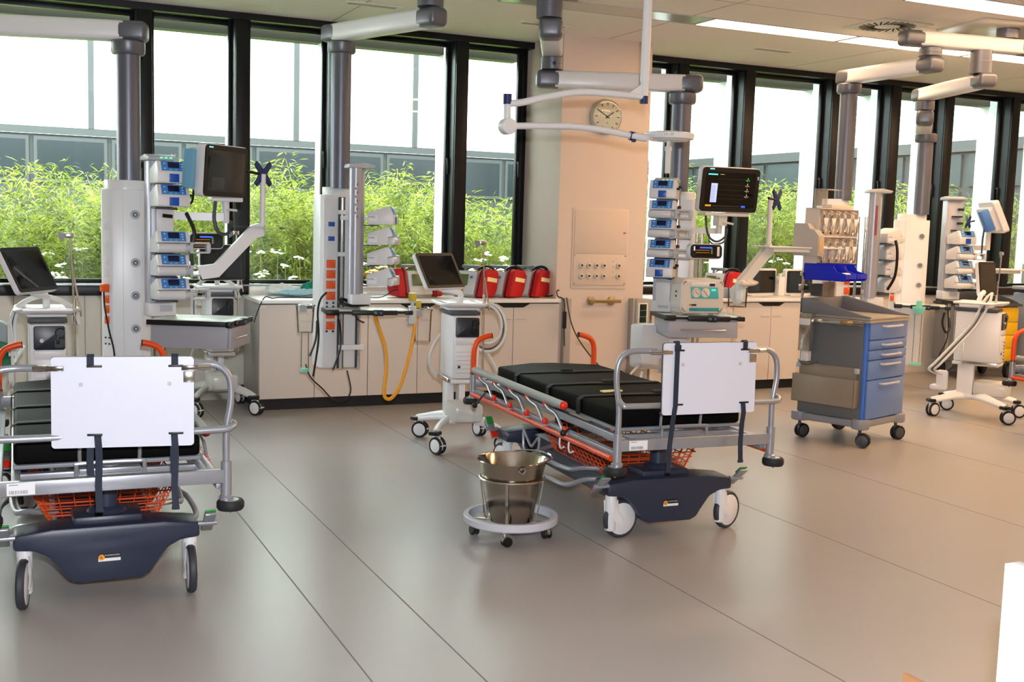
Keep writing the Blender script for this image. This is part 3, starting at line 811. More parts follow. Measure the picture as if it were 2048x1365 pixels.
def lump(name, mat, label, cat, loc, sc, seed, rz=0):
    rn = random.Random(seed); bm = bmesh.new()
    bmesh.ops.create_icosphere(bm, subdivisions=4, radius=1)
    ph = [rn.uniform(0, 6) for _ in range(6)]
    for v in bm.verts:
        n = v.co.copy(); k = 1+.16*math.sin(5*n.x+ph[0])*math.sin(4*n.y+ph[1])+.1*math.sin(9*n.y+ph[2])*math.cos(7*n.x+ph[3])+.06*math.sin(14*n.x+ph[4])
        v.co = V((n.x*k*sc[0], n.y*k*sc[1], max(0, (n.z*.5+.5)*k*sc[2])))
    me = bpy.data.meshes.new(name)
    for f in bm.faces: f.smooth = True
    bm.to_mesh(me); bm.free(); me.materials.append(mat)
    o = bpy.data.objects.new(name, me); COL.objects.link(o); o.location = loc; o.rotation_euler = (0, 0, R(rz))
    return tag(o, label, cat)
lump('face_mask', M('mask_blue', 'a8d8ec', .7), 'crumpled pale blue mask lying on the left end of the white worktop', 'mask', (2.38, 9.62, WT), (.16, .07, .06), 3, 10)
lump('cap_cloth', M('mask_white', 'e6f0f2', .7), 'crumpled white cloth on the worktop behind the pale blue mask', 'cloth', (2.26, 9.76, WT), (.13, .06, .09), 4)
lump('surgical_cap', M('cap_green', '149078', .7), 'small crumpled green cloth standing on the white worktop', 'cloth', (2.52, 9.78, WT), (.07, .05, .11), 5, -20)
o = B().tube([(1.9, 9.14, .75), (1.94, 9.15, .86), (2.0, 9.2, .95), (2.08, 9.27, .936), (2.15, 9.35, .937), (2.3, 9.38, .935), (2.45, 9.36, .935), (2.62, 9.42, .935)], .005, 6, 6).o('power_cable', BLACK)
tag(o, 'thin black cable trailing over the left end of the worktop', 'cable')
o = B().tube([(2.75, 9.3, .936), (2.9, 9.36, .934), (3.05, 9.34, .94), (3.2, 9.4, 1.0), (3.3, 9.36, .96)], .004, 6, 6).o('lead_cable', BLACK)
tag(o, 'thin black lead running over the worktop to the grey defibrillator', 'cable')
o = B().tube([(4.66, 9.42, .94), (4.72, 9.36, .95), (4.76, 9.3, 1.0), (4.72, 9.26, 1.0), (4.7, 9.2, .955), (4.735, 9.15, .93), (4.745, 9.14, .85), (4.745, 9.14, .7), (4.75, 9.13, .5)], .006, 6, 6)
o.bx(4.73, 4.76, 9.12, 9.155, .66, .82, .006)
o = o.o('charger_cable', BLACK); tag(o, 'black charger cable with a plug block hanging off the worktop beside the pillar', 'cable')
o = B().tube([(4.74, 9.1, .95), (4.78, 9.05, .7), (4.9, 9.0, .48), (5.1, 8.8, .2), (5.2, 8.5, .02), (5.4, 8.3, .008)], .006, 6, 6).o('mains_cable', M('cable_brown', '4a4034', .6)); tag(o, 'brown mains cable sagging in front of the pillar towards the stretcher', 'cable')
# ------------------------------------------------------------------ infusion pumps
def make_pump(kind, sticker):
    t = thing('infusion_pump', 'pump', 'infusion pump', (0, 0, 0), 0, 'infusion pumps docked on the racks')
    if kind == 'A':
        prof = [(0, .004), (0, .088), (-.145, .138), (-.166, .138), (-.196, .076), (-.2, .07), (-.2, .008), (-.19, .0), (-.02, 0)]
    else:
        prof = [(0, .004), (0, .088), (-.145, .138), (-.166, .138), (-.192, .08), (-.192, .068), (-.16, .064), (-.16, .004), (-.02, 0)]
    B().prism(prof, -.1, .1, 'yz', .006).o('housing', WHITE, t)
    rt = Mx.Rotation(R(-27), 3, 'X'); c = V((0, -.1825, .1065))
    n = rt @ V((0, -1, 0))
    p = B().box(c+n*.001, (.152, .004, .066), .0018, rot=rt).o('control_panel', BLUEP, t)
    B().box(c+n*.0035+rt @ V((0, 0, .006)), (.07, .002, .04), .0009, rot=rt).o('display', M('pump_display', '14143a', .15), p)
    for k, (dx, dz) in enumerate(((-.056, .016), (-.056, -.018), (.054, .014), (.054, -.004), (.054, -.022), (-.02, -.026), (.012, -.026))):
        B().box(c+n*.0035+rt @ V((dx, 0, dz)), (.012, .002, .007), .0009, rot=rt).o('key', WHITE if k < 5 else MINT, p)
    B().cyl((.096, -.06, .088), (.122, -.065, .09), .012, seg=10).bx(.112, .122, -.085, -.05, .08, .1, .003).o('rack_knob', BLACK, t)
    if kind == 'A':
        d = B().bx(-.03, .03, -.2035, -.199, .008, .06, .0015).o('pump_door', DBLUE, t)
        B().cyl((.1, -.15, .075), (.122, -.15, .075), .009, seg=10).o('knob', BLACK, t)
    else:
        s = B().cyl((-.1, -.182, .034), (.07, -.182, .034), .03, seg=18, bev=.006).o('syringe_cover', M('syringe_cover', 'd2d3d8', .3), t)
        B().cyl((.07, -.182, .034), (.1, -.182, .034), .024, seg=14).o('clamp', LGREY, s)
        b = B()
        for z in (.008, .066): b.bx(.1, .225, -.2, -.155, z-.006, z+.006, .003)
        b.bx(.205, .232, -.2, -.155, .008, .066, .006).bx(.1, .12, -.2, -.155, .008, .066, .004)
        b.o('drive_arm', LGREY, t)
        B().bx(.118, .2, -.172, -.164, .046, .052).o('drive_rod', STEEL, t)
    if sticker:
        k = B().bx(-.1015, -.1, -.078, -.012, .022, .07).o('side_sticker', PRINTW, t)
        text('HABEL', .019, M('print_blue', '2a58a0', .5), k, (-.1022, -.008, .05), (PI/2, 0, -PI/2))
    return t
PUMPS = {(k, s): make_pump(k, s) for k in 'AB' for s in (0, 1)}
USED = set()
def pump(kind, st, loc, yaw, label):
    key = (kind, st)
    if key in USED: o = dup(PUMPS[key])
    else: o = PUMPS[key]; USED.add(key)
    o.location = loc; o.rotation_euler = (0, 0, R(yaw)); o['label'] = label
    return o

# ------------------------------------------------------------------ pendant pieces
def yawv(yaw): return V((math.cos(R(yaw)), math.sin(R(yaw)), 0)), V((-math.sin(R(yaw)), math.cos(R(yaw)), 0))
def arm(t, p0, p1, h=.14, w=.15, ext=.1):
    p0, p1 = V(p0), V(p1); d = (p1-p0).normalized(); L = (p1-p0).length
    rot = Mx.Rotation(math.atan2(d.y, d.x), 3, 'Z')
    a = B().box((p0+p1)/2, (L, w, h), .028, rot=rot, seg=3).o('arm_cover', OFFW, t)
    for p, s in ((p0, -1), (p1, 1)):
        q = p+d*s*(ext*.5-.03)
        B().box(q, (ext+.1, w*1.02, h*1.03), .036, rot=rot, seg=4).o('end_cap', PENC, t)
def joint(t, x, y, z0, z1, r=.085, dot=None):
    j = B().lathe([(0, z0), (r, z0), (r, z1-.03), (r*1.0, z1), (0, z1)], (x, y, 0), 30).lathe([(r*1.005, (z0+z1)/2-.004), (r*1.02, (z0+z1)/2), (r*1.005, (z0+z1)/2+.004)], (x, y, 0), 30).o('swivel_joint', PENT, t)
    if dot:
        a = math.atan2(-y, -x)+dot
        T = Mx.Translation((x+math.cos(a)*r, y+math.sin(a)*r, (z0*.5+z1*.5)))
        B().ball((x+math.cos(a)*r, y+math.sin(a)*r, z0*.55+z1*.45), .014, (1, 1, 1), 10).o('marker_dot', NAVYB, j)
def column(t, x, y, z0, z1, r=.075):
    B().cyl((x, y, z0), (x, y, z1-.03), r, seg=40).o('column_tube', PENT, t)
    B().lathe([(r, z1-.05), (r*1.3, z1-.045), (r*1.42, z1-.03), (r*1.42, z1+.03), (r*1.25, z1+.04), (0, z1+.04)], (x, y, 0), 36).o('collar', PENC, t)
def headbox(t, x, y, yaw, hw, hd, z0, z1, ch=.06, seams=()):
    u, v = yawv(yaw)
    rot = Mx.Rotation(R(yaw), 4, 'Z'); o4 = Mx.Translation((x, y, 0)) @ rot
    P = [(-hw+ch, -hd), (hw-ch, -hd), (hw, -hd+ch), (hw, hd-ch), (hw-ch, hd), (-hw+ch, hd), (-hw, hd-ch), (-hw, -hd+ch)]
    def tr(ob): ob.matrix_local = o4; return ob
    hb = tr(B().prism(P, z0, z1, 'xy', .006).o('media_housing', OFFW, t))
    tr(B().lathe([(0, z1+.06), (min(hw, hd)*.86, z1+.06), (min(hw, hd)*.88, z1+.055), (min(hw, hd)*.88, z1), (0, z1)], seg=40).o('housing_neck', OFFW, t))
    if seams:
        b = B()
        for s in seams: b.bx(s-.0015, s+.0015, -hd-.0005, -hd+.002, z0, z1)
        b.o('housing_seam', LGREY, hb)
    return hb
def sockets(hb, x, y, ang, zs, mat, w=.036, h=.05, name='socket'):
    r = Mx.Rotation(ang, 3, 'Z')
    for z in zs:
        b = B().box((x, y, z), (w, .012, h), .003, rot=r)
        k = b.o(name, mat, hb)
        B().box(V((x, y, z))+r @ V((w*.28, -.0065, h*.3)), (.006, .001, .006), rot=r).o('socket_light', WHITE, k)
def outlets(hb, x, y, ang, zs, name='gas_outlet'):
    for z in zs:
        T = Mx.Translation((x, y, z)) @ Mx.Rotation(ang, 4, 'Z') @ TY
        b = B().lathe([(0, 0), (.03, 0), (.03, .006), (.024, .01), (.02, .006), (.016, .006), (.014, .012), (.006, .012), (.005, .004), (0, .004)], seg=24, mat=T)
        k = b.o(name, LGREY, hb)
        B().lathe([(.008, .0125), (.014, .0135), (.016, .008)], seg=20, mat=T).o('outlet_ring', DGREY, k)
def rails(t, pts, z0, z1, name='chrome_rail'):
    for x, y in pts: B().cyl((x, y, z0), (x, y, z1), .013, seg=14).o(name, CHROME, t)
def rack(t, x, y, yaw, z0, z1, slots, w=.15, round_=False, leds=True):
    o4 = Mx.Translation((x, y, 0)) @ Mx.Rotation(R(yaw), 4, 'Z')
    def tr(ob): ob.matrix_local = o4; return ob
    if round_:
        b = B().cyl((-.035, .07, z0+.05), (-.035, .07, z1-.03), .05, seg=26).bx(-.03, .05, 0, .07, z0+.05, z1-.03, .004)
        r = tr(b.o('pump_rack', M('rack_silver', 'a6a8b2', .36, .3), t))
    else:
        r = tr(B().bx(-w/2, w/2, 0, .1, z0+.05, z1-.03, .006).bx(-w/2-.012, -w/2+.012, -.002, .104, z0+.05, z1-.03, .008).o('pump_rack', M('rack_lilac', 'bcbfcb', .35, .2), t))
    c = B().prism([(.14, 0), (-.06, 0), (-.075, .02), (.02, .04), (.13, .03)], -w/2-.03, w/2+.01, 'yz', .008).o('rack_cap', LGREY, r, loc=(0, 0, z1-.03))
    if leds:
        for k in range(3): B().bx(-.03+.03*k, -.018+.03*k, -.079, -.072, .014, .02).o('status_light', LEDG, c)
    f = B().bx(-w/2-.02, w/2, -.05, .1, 0, .085, .008).o('rack_foot', WHITE, r, loc=(0, 0, z0-.03))
    B().bx(-.03, .05, -.053, -.05, .03, .07, .001).o('foot_plate', LGREY, f)
    for z in slots:
        k = B().bx(-.07, .07, -.1, .0, z-.012, z-.004, .002).cyl((.02, -.06, z-.008), (.07, -.1, z-.014), .006, seg=8).o('dock_tray', DGREY, r)
    return r
def shelf(t, x, y, yaw, hw, d, z, drawer=0, buttons=True, top=None):
    """front edge faces -y before turning"""
    o4 = Mx.Translation((x, y, z)) @ Mx.Rotation(R(yaw), 4, 'Z')
    s = B().bx(-hw, hw, -d, 0, -.02, 0, .004).o('shelf_plate', top or M('shelf_top', 'c2c8c4', .3), t); s.matrix_local = o4
    b = B().bx(-hw-.012, -hw*.72, -d-.025, -d+.01, -.036, .004, .01).bx(hw*.9, hw+.03, -d-.025, -d+.005, -.034, .0, .006)
    b.bx(-hw*.42, hw*.72, -d-.03, -d-.002, -.036, .002, .01).bx(-hw, hw, -d-.012, -d, -.026, -.008).bx(.1*hw, hw*.36, -d-.034, -d-.004, -.042, .006, .008)
    for sx in (-1, 1): b.bx(sx*hw-.006, sx*hw+.006, -d, 0, -.03, .002, .003)
    g = b.o('grip_edge', BLACK, s)
    if buttons:
        for k, (q, mm) in enumerate(((.16, M('button_green', '4a7a6a', .3)), (.29, M('button_blue', '3a5a9a', .3)))):
            B().lathe([(.007, .0), (.01, .002), (.01, .004), (.006, .005), (0, .005)], seg=16, mat=Mx.Translation((hw*q, -d-.034, -.018)) @ TY).o('brake_button', mm, g)
    if drawer:
        dw = hw*.92
        LIL = M('drawer_lilac', '9fa0aa', .4)
        c = B().bx(-dw, dw, -d+.0, -.02, -.03-drawer, -.024, .004).o('drawer_case', LIL, s)
        f = B().bx(-dw, dw, -d-.02, -d-.001, -.03-drawer, -.04, .004).o('drawer', LIL, s)
        B().tube([(-dw*.65, -d-.022, -.03-drawer*.55), (-dw*.5, -d-.036, -.03-drawer*.55), (dw*.5, -d-.036, -.03-drawer*.55), (dw*.65, -d-.022, -.03-drawer*.55)], [(.006, .004)]*4, 8).o('drawer_handle', STEEL, f)
    return s
def strut(t, pts, w, th, name='support_arm', mat=WARMW):
    return B().strap(pts, w, th, (0, 0, 1)).o(name, mat, t)
def xbracket(t, c, yaw, s=1):
    o4 = Mx.Translation(c) @ Mx.Rotation(R(yaw), 4, 'Z')
    P = []
    for k in range(4):
        a = PI/4+k*PI/2
        P += [(math.cos(a-.17)*.075*s, math.sin(a-.17)*.1*s), (math.cos(a+.17)*.075*s, math.sin(a+.17)*.1*s), (math.cos(a+PI/4)*.026*s, math.sin(a+PI/4)*.03*s)]
    k = B().prism(P, -.008, .008, 'xz', .003).o('mount_bracket', NAVYB, t); k.matrix_local = o4
    B().cyl((-.02, .0, 0), (-.11, .0, .01), .009, seg=8).o('clamp_lever', BLACK, k)

# ------------------------------------------------------------------ monitors
def monitor(loc, yaw, tilt, w, h, label, on=None, depth=.09, back=True, name='patient_monitor', cat='monitor', case=WHITE):
    t = thing(name, label, cat, loc, rot=face_rot(yaw, tilt))
    b = B().rrect(-w/2-.006, w/2+.006, -h/2-.006, h/2+.006, .004, depth*.55, .03, 5, .006)
    if back: b.rrect(-w*.42, w*.42, -h*.42, h*.36, depth*.5, depth, .03, 5, .006)
    b.o('case', case, t)
    z = B().rrect(-w/2, w/2, -h/2, h/2, -.004, .006, .028).o('bezel', BLACK, t)
    B().bx(-w*.435, w*.435, -.0055, -.0035, -h*.4, h*.4).o('screen', SCREEN, t)
    return t
def ui(t, w, h, full):
    """what the lit patient screen shows"""
    sw, sh = w*.435, h*.4
    def bar(x0, x1, z0, z1, m, nm='screen_block'): B().bx(x0*sw, x1*sw, -.0068, -.0058, z0*sh, z1*sh).o(nm, m, t)
    if full:
        bar(-.94, -.56, .82, .9, LCDC); bar(-.46, -.3, .86, .88, LCDT)
        bar(-.78, -.53, -.72, .36, LCDW, 'menu_window')
        b = B()
        for k in range(11): b.bx(-.76*sw, -.6*sw, -.0078, -.0068, (.2-.085*k)*sh, (.215-.085*k)*sh)
        b.o('menu_line', NAVYB, t)
        for z in (.62, .3, .0, -.28, -.5): bar(-.5, .55, z-.006, z+.006, LCDL, 'trace_line')
        bar(-.95, -.72, -.96, -.86, LCDO); bar(.5, .66, -.97, -.87, LCDB); bar(-.66, .45, -.96, -.88, LCDD)
        for k, (z, m) in enumerate(((.52, LCDG), (.2, LCDT), (-.1, LCDT), (-.42, LCDT))): text('-?-', .04, m, t, (.58*sw, -.0065, z*sh), name='reading')
    else:
        bar(-.5, .4, .55, .8, LCDB); bar(-.95, -.85, .1, .9, LCDW); bar(-.95, -.85, -.8, -.5, LCDD)
        for z in (.2, -.25): bar(-.8, .2, z-.03, z+.03, LCDO, 'trace_line')
        for z, m in ((.25, LCDG), (-.1, LCDT), (-.45, LCDT)): text('-?-', .018, m, t, (.3*sw, -.0065, z*sh), name='reading')

# ---------------------------------------------------------------- pendant 1 (left)
P1 = thing('supply_pendant', 'ceiling supply pendant at the left with round gas outlets and grey column', 'pendant', (0, 0, 0), 0, 'ceiling supply pendants')
arm(P1, (.8, 7.75, 2.77), (-1.2, 8.33, 2.77), .125, .15)
joint(P1, -1.2, 8.33, 2.84, 3.34); column(P1, .795, 7.75, 1.82, 2.67)
hb = headbox(P1, .775, 7.78, -4, .15, .15, .42, 1.76, .062, (-.02,))
outlets(hb, .055, -.151, 0, (1.6, 1.29, 1.075, .86))
a = R(-45)
for z in (1.52, 1.40, 1.3, 1.22): sockets(hb, -.121, -.121, a, (z,), WHITE)
sockets(hb, -.121, -.121, a, (1.12, 1.05, .985, .915), ORSOCK)
for dz in (.80, .76):
    for dx in (-.01, .012): B().ball((-.121+dx, -.123-dx, dz), .006, seg=8).o('earth_pin', BLACK, hb)
B().box((-.135, -.14, 1.125), (.05, .04, .05), .006, rot=Mx.Rotation(R(-45), 3, 'Z')).o('mains_plug', ORSOCK, hb)
B().tube([(-.14, -.14, 1.1), (-.135, -.15, 1.0), (-.11, -.155, .85), (-.08, -.155, .7), (-.07, -.155, .45)], .006, 6, 6).o('mains_cable', BLACK, hb)
rk = rack(P1, .965, 7.46, 8, .99, 1.975, (1.80, 1.655, 1.365, 1.22, 1.07))
B().bx(-.045, .06, -.04, 0, 1.49, 1.64, .004).o('power_unit', WHITE, rk)
B().cyl((-.01, -.045, 1.6), (.05, -.06, 1.595), .012, seg=8).o('plug', BLACK, rk)
for i, (z, k, l) in enumerate(((1.80, 'A', 'topmost'), (1.655, 'A', 'second from the top'), (1.365, 'B', 'third from the top'), (1.22, 'B', 'fourth from the top'), (1.07, 'B', 'lowest'))):
    pump(k, 0, (.985, 7.458, z), 8, 'white and blue infusion pump, %s on the rack at the left pendant' % l)
B().tube([(1.1, 7.36, 1.62), (1.14, 7.3, 1.5), (1.12, 7.3, 1.38), (1.13, 7.3, 1.28)], .012, 6, 6).tube([(1.09, 7.3, 1.9), (1.13, 7.28, 1.86), (1.125, 7.28, 1.7), (1.09, 7.3, 1.68)], .008, 6, 5).o('cable_harness', BLACK, P1)
shelf(P1, .93, 7.32, 62, .22, .5, .965, .14)
rails(P1, ((.895, 7.3), (.955, 7.27)), .45, .94)
strut(P1, [(1.03, 7.5, 1.60), (1.2, 7.46, 1.60), (1.36, 7.44, 1.60)], .05, .04, mat=OFFW)
B().cyl((1.36, 7.44, 1.56), (1.36, 7.44, 1.71), .024).bx(1.26, 1.46, 7.38, 7.5, 1.7, 1.725, .005).cyl((1.36, 7.42, 1.65), (1.42, 7.38, 1.645), .008).o('monitor_mount', WHITE, P1)
m1 = monitor((1.336, 7.3, 1.888), 44, -4, .44, .32, 'large dark patient monitor turned aside above the pumps of the left pendant', None, .12)
B().bx(-.19, -.15, -.0045, -.0038, .142, .148).o('indicator', LEDC, m1); B().bx(-.15, -.02, -.0066, -.0058, -.11, -.04).o('screen_block', M('screen_ghost', '3a3d42', .3), m1)
B().bx(-.27, -.235, .05, .13, -.12, .12, .01).o('module_rack', M('module_blue', '6fa8c8', .4), m1)
m2 = monitor((1.25, 7.5, 1.443), 6, 1, .215, .095, 'small lit module monitor with a grip hole below the big left monitor', None, .1, False)
ui(m2, .215, .095, False)
# folding arm with navy bracket
d = V((1.52, 7.2, 1.53))
fa = B().strap([(1.16, 7.22, 1.25), (1.26, 7.21, 1.265), (1.49, 7.2, 1.515), (1.54, 7.2, 1.53)], .085, .06, (-.35, 0, 1)).o('folding_arm', OFFW, P1)
B().cyl((1.545, 7.2, 1.5), (1.55, 7.2, 1.88), .018).o('arm_post', WHITE, P1)
B().strap([(1.3, 7.3, 1.545), (1.7, 7.24, 1.54)], .3, .012, (0, 1, 0)).o('arm_tray', CLEAR, P1)
B().tube([(1.28, 7.36, 1.7), (1.27, 7.34, 1.58), (1.3, 7.34, 1.5), (1.36, 7.35, 1.5), (1.38, 7.36, 1.58)], .012, 6, 6).o('monitor_cable', DGREY, P1)
xbracket(P1, (1.55, 7.2, 1.88), 15)

# ---------------------------------------------------------------- pendant 2
P2 = thing('supply_pendant', 'ceiling supply pendant left of the middle with orange sockets and looped yellow hose', 'pendant', (0, 0, 0), 0, 'ceiling supply pendants')
arm(P2, (2.36, 8.42, 3.0), (2.73, 7.42, 3.0), .125, .15)
joint(P2, 2.73, 7.4, 3.07, 3.34, .09, -.3); column(P2, 2.4, 8.42, 1.84, 2.9)
hb = headbox(P2, 2.41, 8.53, 0, .16, .13, .46, 1.79, .03)
B().bx(-.142, -.03, -.142, -.128, .47, 1.76, .004).o('socket_strip', WHITE, hb)
sockets(hb, -.082, -.145, 0, (1.265, 1.185, 1.105, 1.02, .875, .79), ORSOCK, .07, .062)
for z, mm in ((1.57, M('outlet_blue', '2a4fa0', .4)), (1.46, MATS['outlet_blue'])):
    k = B().bx(-.12, -.045, -.15, -.14, z-.05, z+.05, .003).o('data_outlet', WHITE, hb); B().bx(-.11, -.06, -.162, -.15, z-.02, z+.015, .003).o('data_plug', mm, k)
for z in (.965, .935, .745):
    for dx in (-.11, -.06): B().ball((dx, -.143, z), .009, seg=8).o('earth_pin', BLACK, hb)
B().bx(-.026, .026, -.138, -.128, .455, 1.775).o('rail_slot', DGREY, hb); B().bx(.12, .162, -.136, -.126, .455, 1.775).o('rail_slot', DGREY, hb)
rails(hb, ((0, -.15), (.145, -.15)), .455, 1.77)
for z in (1.66, 1.34): B().bx(-.035, .02, -.168, -.15, z-.016, z+.016, .003).o('rail_clamp', OFFW, hb)
B().bx(-.02, .19, -.175, -.16, 1.6, 1.635, .003).o('cross_bracket', OFFW, hb); B().bx(-.02, .18, -.17, -.155, .6, .64, .003).o('cross_bracket', OFFW, hb)
rk = rack(P2, 2.52, 8.2, 90, 1.0, 2.02, (1.575, 1.425, 1.27, 1.12), .1, True, False)
b = B()
for k in range(9): b.bx(-.088, -.0865, .07+(k % 2)*.012, .078+(k % 2)*.012, 1.86-.03*k, 1.875-.03*k)
b.o('scale_print', M('print_redgrey', '8a4a5a', .5), rk)
for i, (z, k, l) in enumerate(((1.575, 'A', 'topmost'), (1.42, 'B', 'second'), (1.27, 'B', 'third'), (1.11, 'B', 'lowest'))):
    pump(k, 1, (2.575, 8.21, z), 62, 'infusion pump seen from its side, %s of four on the second pendant' % l)
shelf(P2, 2.57, 8.36, -6, .31, .26, .93)
B().tube([(2.6, 8.3, .96), (2.5, 8.25, .955), (2.42, 8.22, .96), (2.36, 8.24, .98), (2.4, 8.3, 1.0), (2.48, 8.27, .96)], .014, 6, 6).o('cable_bundle', BLACK, P2)
B().tube([(2.44, 8.1, .9), (2.46, 8.08, .86), (2.5, 8.07, .84)], .007, 6, 5).tube([(2.27, 8.3, 1.05), (2.22, 8.28, 1.0), (2.2, 8.28, .9), (2.2, 8.25, .7), (2.16, 8.24, .42)], .008, 6, 6).tube([(2.19, 8.26, .84), (2.17, 8.22, .7), (2.12, 8.2, .58)], .008, 6, 4).tube([(2.34, 8.2, .86), (2.36, 8.22, .78), (2.37, 8.24, .65), (2.34, 8.22, .56), (2.3, 8.2, .47)], .008, 6, 5).tube([(2.09, 8.2, .52), (2.13, 8.2, .42), (2.22, 8.2, .33), (2.3, 8.2, .25), (2.4, 8.22, .23), (2.46, 8.26, .3), (2.44, 8.3, .45)], .006, 6, 6).o('hanging_cable', BLACK, P2)
o = B().tube([(2.62, 8.2, .9), (2.64, 8.15, .8), (2.69, 8.15, .66), (2.7, 8.12, .5), (2.67, 8.08, .32), (2.68, 8.07, .26), (2.73, 8.07, .26), (2.8, 8.08, .36), (2.88, 8.1, .6), (2.92, 8.12, .8), (2.93, 8.13, .9)], .0135, 10, 8).o('gas_hose', HOSEY)
tag(o, 'bright yellow gas hose hanging in a long loop under the second pendant shelf', 'hose')
def jar(loc, r0, r1, h, label, tail):
    t = thing('suction_jar', label, 'jar', loc)
    b = B().lathe([(0, 0), (r0, 0), (r1, h), (r1+.006, h), (r1+.006, h+.008), (r1-.004, h+.008), (r0-.004, .006), (0, .006)], seg=28)
    b.o('jar_body', CLEAR, t)
    b = B()
    for k in range(8): b.bx(-.012, .02-.01*(k % 2), -r0-(r1-r0)*(.2+.085*k)-.001, -r0-(r1-r0)*(.2+.085*k), h*(.2+.085*k), h*(.2+.085*k)+.002)
    b.o('scale_mark', M('mark_grey', '9aa0a4', .5), t)
    B().bx(-.03, .03, r1, r1+.03, h-.05, h, .004).cyl((0, r1+.02, h-.02), (0, r1+.06, h-.02), .012).o('jar_holder', LGREY, t)
    if tail:
        B().lathe([(.028, -.27), (.03, -.27), (.028, -.002), (.026, -.002), (.026, -.268)], seg=20).o('catheter_tube', CLEAR, t)
        B().lathe([(0, -.29), (.034, -.29), (.034, -.268), (0, -.266)], seg=20).o('mint_cap', MINT, t)
        B().lathe([(0, h+.008), (r1-.01, h+.008), (r1-.02, h+.014), (0, h+.014)], seg=24).o('jar_lid', CLEAR, t)
    else:
        B().lathe([(0, h+.01), (r1-.01, h+.01), (r1-.03, h+.03), (0, h+.03)], seg=24).o('jar_lid', CLEAR, t)
        B().bx(-.06, -.02, -.02, .02, h+.02, h+.08, .006).o('yellow_valve', M('valve_yellow', 'c8b43a', .4), t)
    return t
jar((2.08, 8.18, .76), .055, .068, .2, 'clear suction jar with a mint capped catheter tube on the second pendant', True)
jar((3.0, 8.16, .68), .062, .07, .24, 'clear graduated suction jar with yellow valve right of the second pendant shelf', False)
o = thing('vacuum_regulator', 'small clear vacuum regulator with a yellow knob at the second pendant shelf', 'regulator', (2.9, 8.13, .9))
B().bx(-.03, .03, -.02, .02, -.08, .06, .006).cyl((0, -.005, .06), (0, -.005, .1), .014).o('regulator_body', M('regulator_clear', 'c8ced2', .2, .2), o)
B().cyl((0, -.005, .1), (0, -.005, .16), .03, .034, 12, .005).o('yellow_knob', M('valve_yellow', 'c8b43a', .4), o)
# ---------------------------------------------------------------- pendant 3 (behind the middle stretcher)
P3 = thing('supply_pendant', 'ceiling supply pendant right of the pillar with double folded arm and lit patient monitor', 'pendant', (0, 0, 0), 0, 'ceiling supply pendants')
arm(P3, (3.93, 7.92, 2.73), (4.9, 7.51, 2.73), .13, .15)
arm(P3, (3.92, 7.9, 2.96), (3.53, 7.15, 2.96), .135, .16)
joint(P3, 3.92, 7.9, 2.8, 2.89, .085, .2); joint(P3, 3.5, 7.12, 3.03, 3.17, .09)
arm(P3, (3.6, 7.1, 3.23), (2.6, 7.5, 3.23), .13, .16); joint(P3, 2.6, 7.5, 3.29, 3.34, .1)
column(P3, 4.87, 7.52, 1.9, 2.62)
hb = headbox(P3, 4.97, 7.64, -35, .13, .13, .45, 1.84, .03)
sockets(hb, .05, -.133, 0, (.98, .9), ORSOCK)
rails(P3, ((5.0, 7.42), (5.1, 7.5)), .42, 1.62)
rk = rack(P3, 4.665, 7.35, -40, 1.0, 1.985, (1.83, 1.68, 1.535, 1.385, 1.24), .14)
B().cyl((.085, .0, .03), (.085, .0, .93), .02, seg=18).o('chrome_rail', CHROME, rk, loc=(0, 0, 1.0))
B().bx(-.05, .06, -.06, -.05, 1.02, 1.2, .004).o('rack_cover', WHITE, rk)
for i, (z, k, l) in enumerate(((1.83, 'A', 'topmost'), (1.68, 'B', 'second from the top'), (1.535, 'B', 'third from the top'), (1.385, 'B', 'fourth from the top'), (1.24, 'A', 'lowest'))):
    pump(k, 0, (4.655, 7.345, z), -42, 'infusion pump, %s on the rack beside the lit patient monitor' % l)
sh = shelf(P3, 4.91, 7.38, -17, .29, .42, .965, .13)
strut(P3, [(4.8, 7.42, 1.6), (4.95, 7.3, 1.6), (5.06, 7.24, 1.6)], .045, .04)
b = B().cyl((5.06, 7.22, 1.58), (5.06, 7.22, 1.7), .024).bx(4.87, 5.27, 7.13, 7.24, 1.715, 1.74, .005).bx(5.02, 5.1, 7.17, 7.25, 1.64, 1.72, .006).cyl((5.06, 7.17, 1.67), (5.13, 7.13, 1.655), .008).cyl((4.84, 7.4, 1.54), (4.84, 7.4, 1.6), .04)
b.o('monitor_mount', WARMW, P3)
m3 = monitor((5.06, 7.1, 1.911), 0, -6, .52, .33, 'lit patient monitor with dark screen and four question mark readings right of the pillar', None, .1)
ui(m3, .52, .33, True)
B().bx(-.2, -.16, -.0045, -.0038, .15, .157).o('indicator', LEDC, m3); B().bx(.24, .253, -.0045, -.0038, .085, .11).o('corner_badge', LGREY, m3)
m4 = monitor((4.79, 6.98, 1.448), -8, 3, .255, .1, 'small lit module monitor with white grip below the lit patient monitor', None, .12, False)
ui(m4, .255, .1, False)
B().bx(.085, .105, -.007, -.004, -.035, .035, .001).o('grip', OFFW, m4)
B().tube([(4.92, 7.2, 1.72), (4.9, 7.15, 1.62), (4.93, 7.15, 1.55), (5.0, 7.15, 1.52), (5.08, 7.16, 1.56), (5.1, 7.17, 1.62)], .009, 6, 6).tube([(5.1, 7.17, 1.6), (5.07, 7.16, 1.52), (4.98, 7.16, 1.5), (4.94, 7.18, 1.53)], .007, 6, 6).o('monitor_cable', DGREY, P3)
fa = B().strap([(5.12, 7.0, 1.2), (5.17, 7.0, 1.25), (5.35, 7.0, 1.45), (5.39, 7.0, 1.48)], .085, .06, (-.35, 0, 1)).o('folding_arm', WARMW, P3)
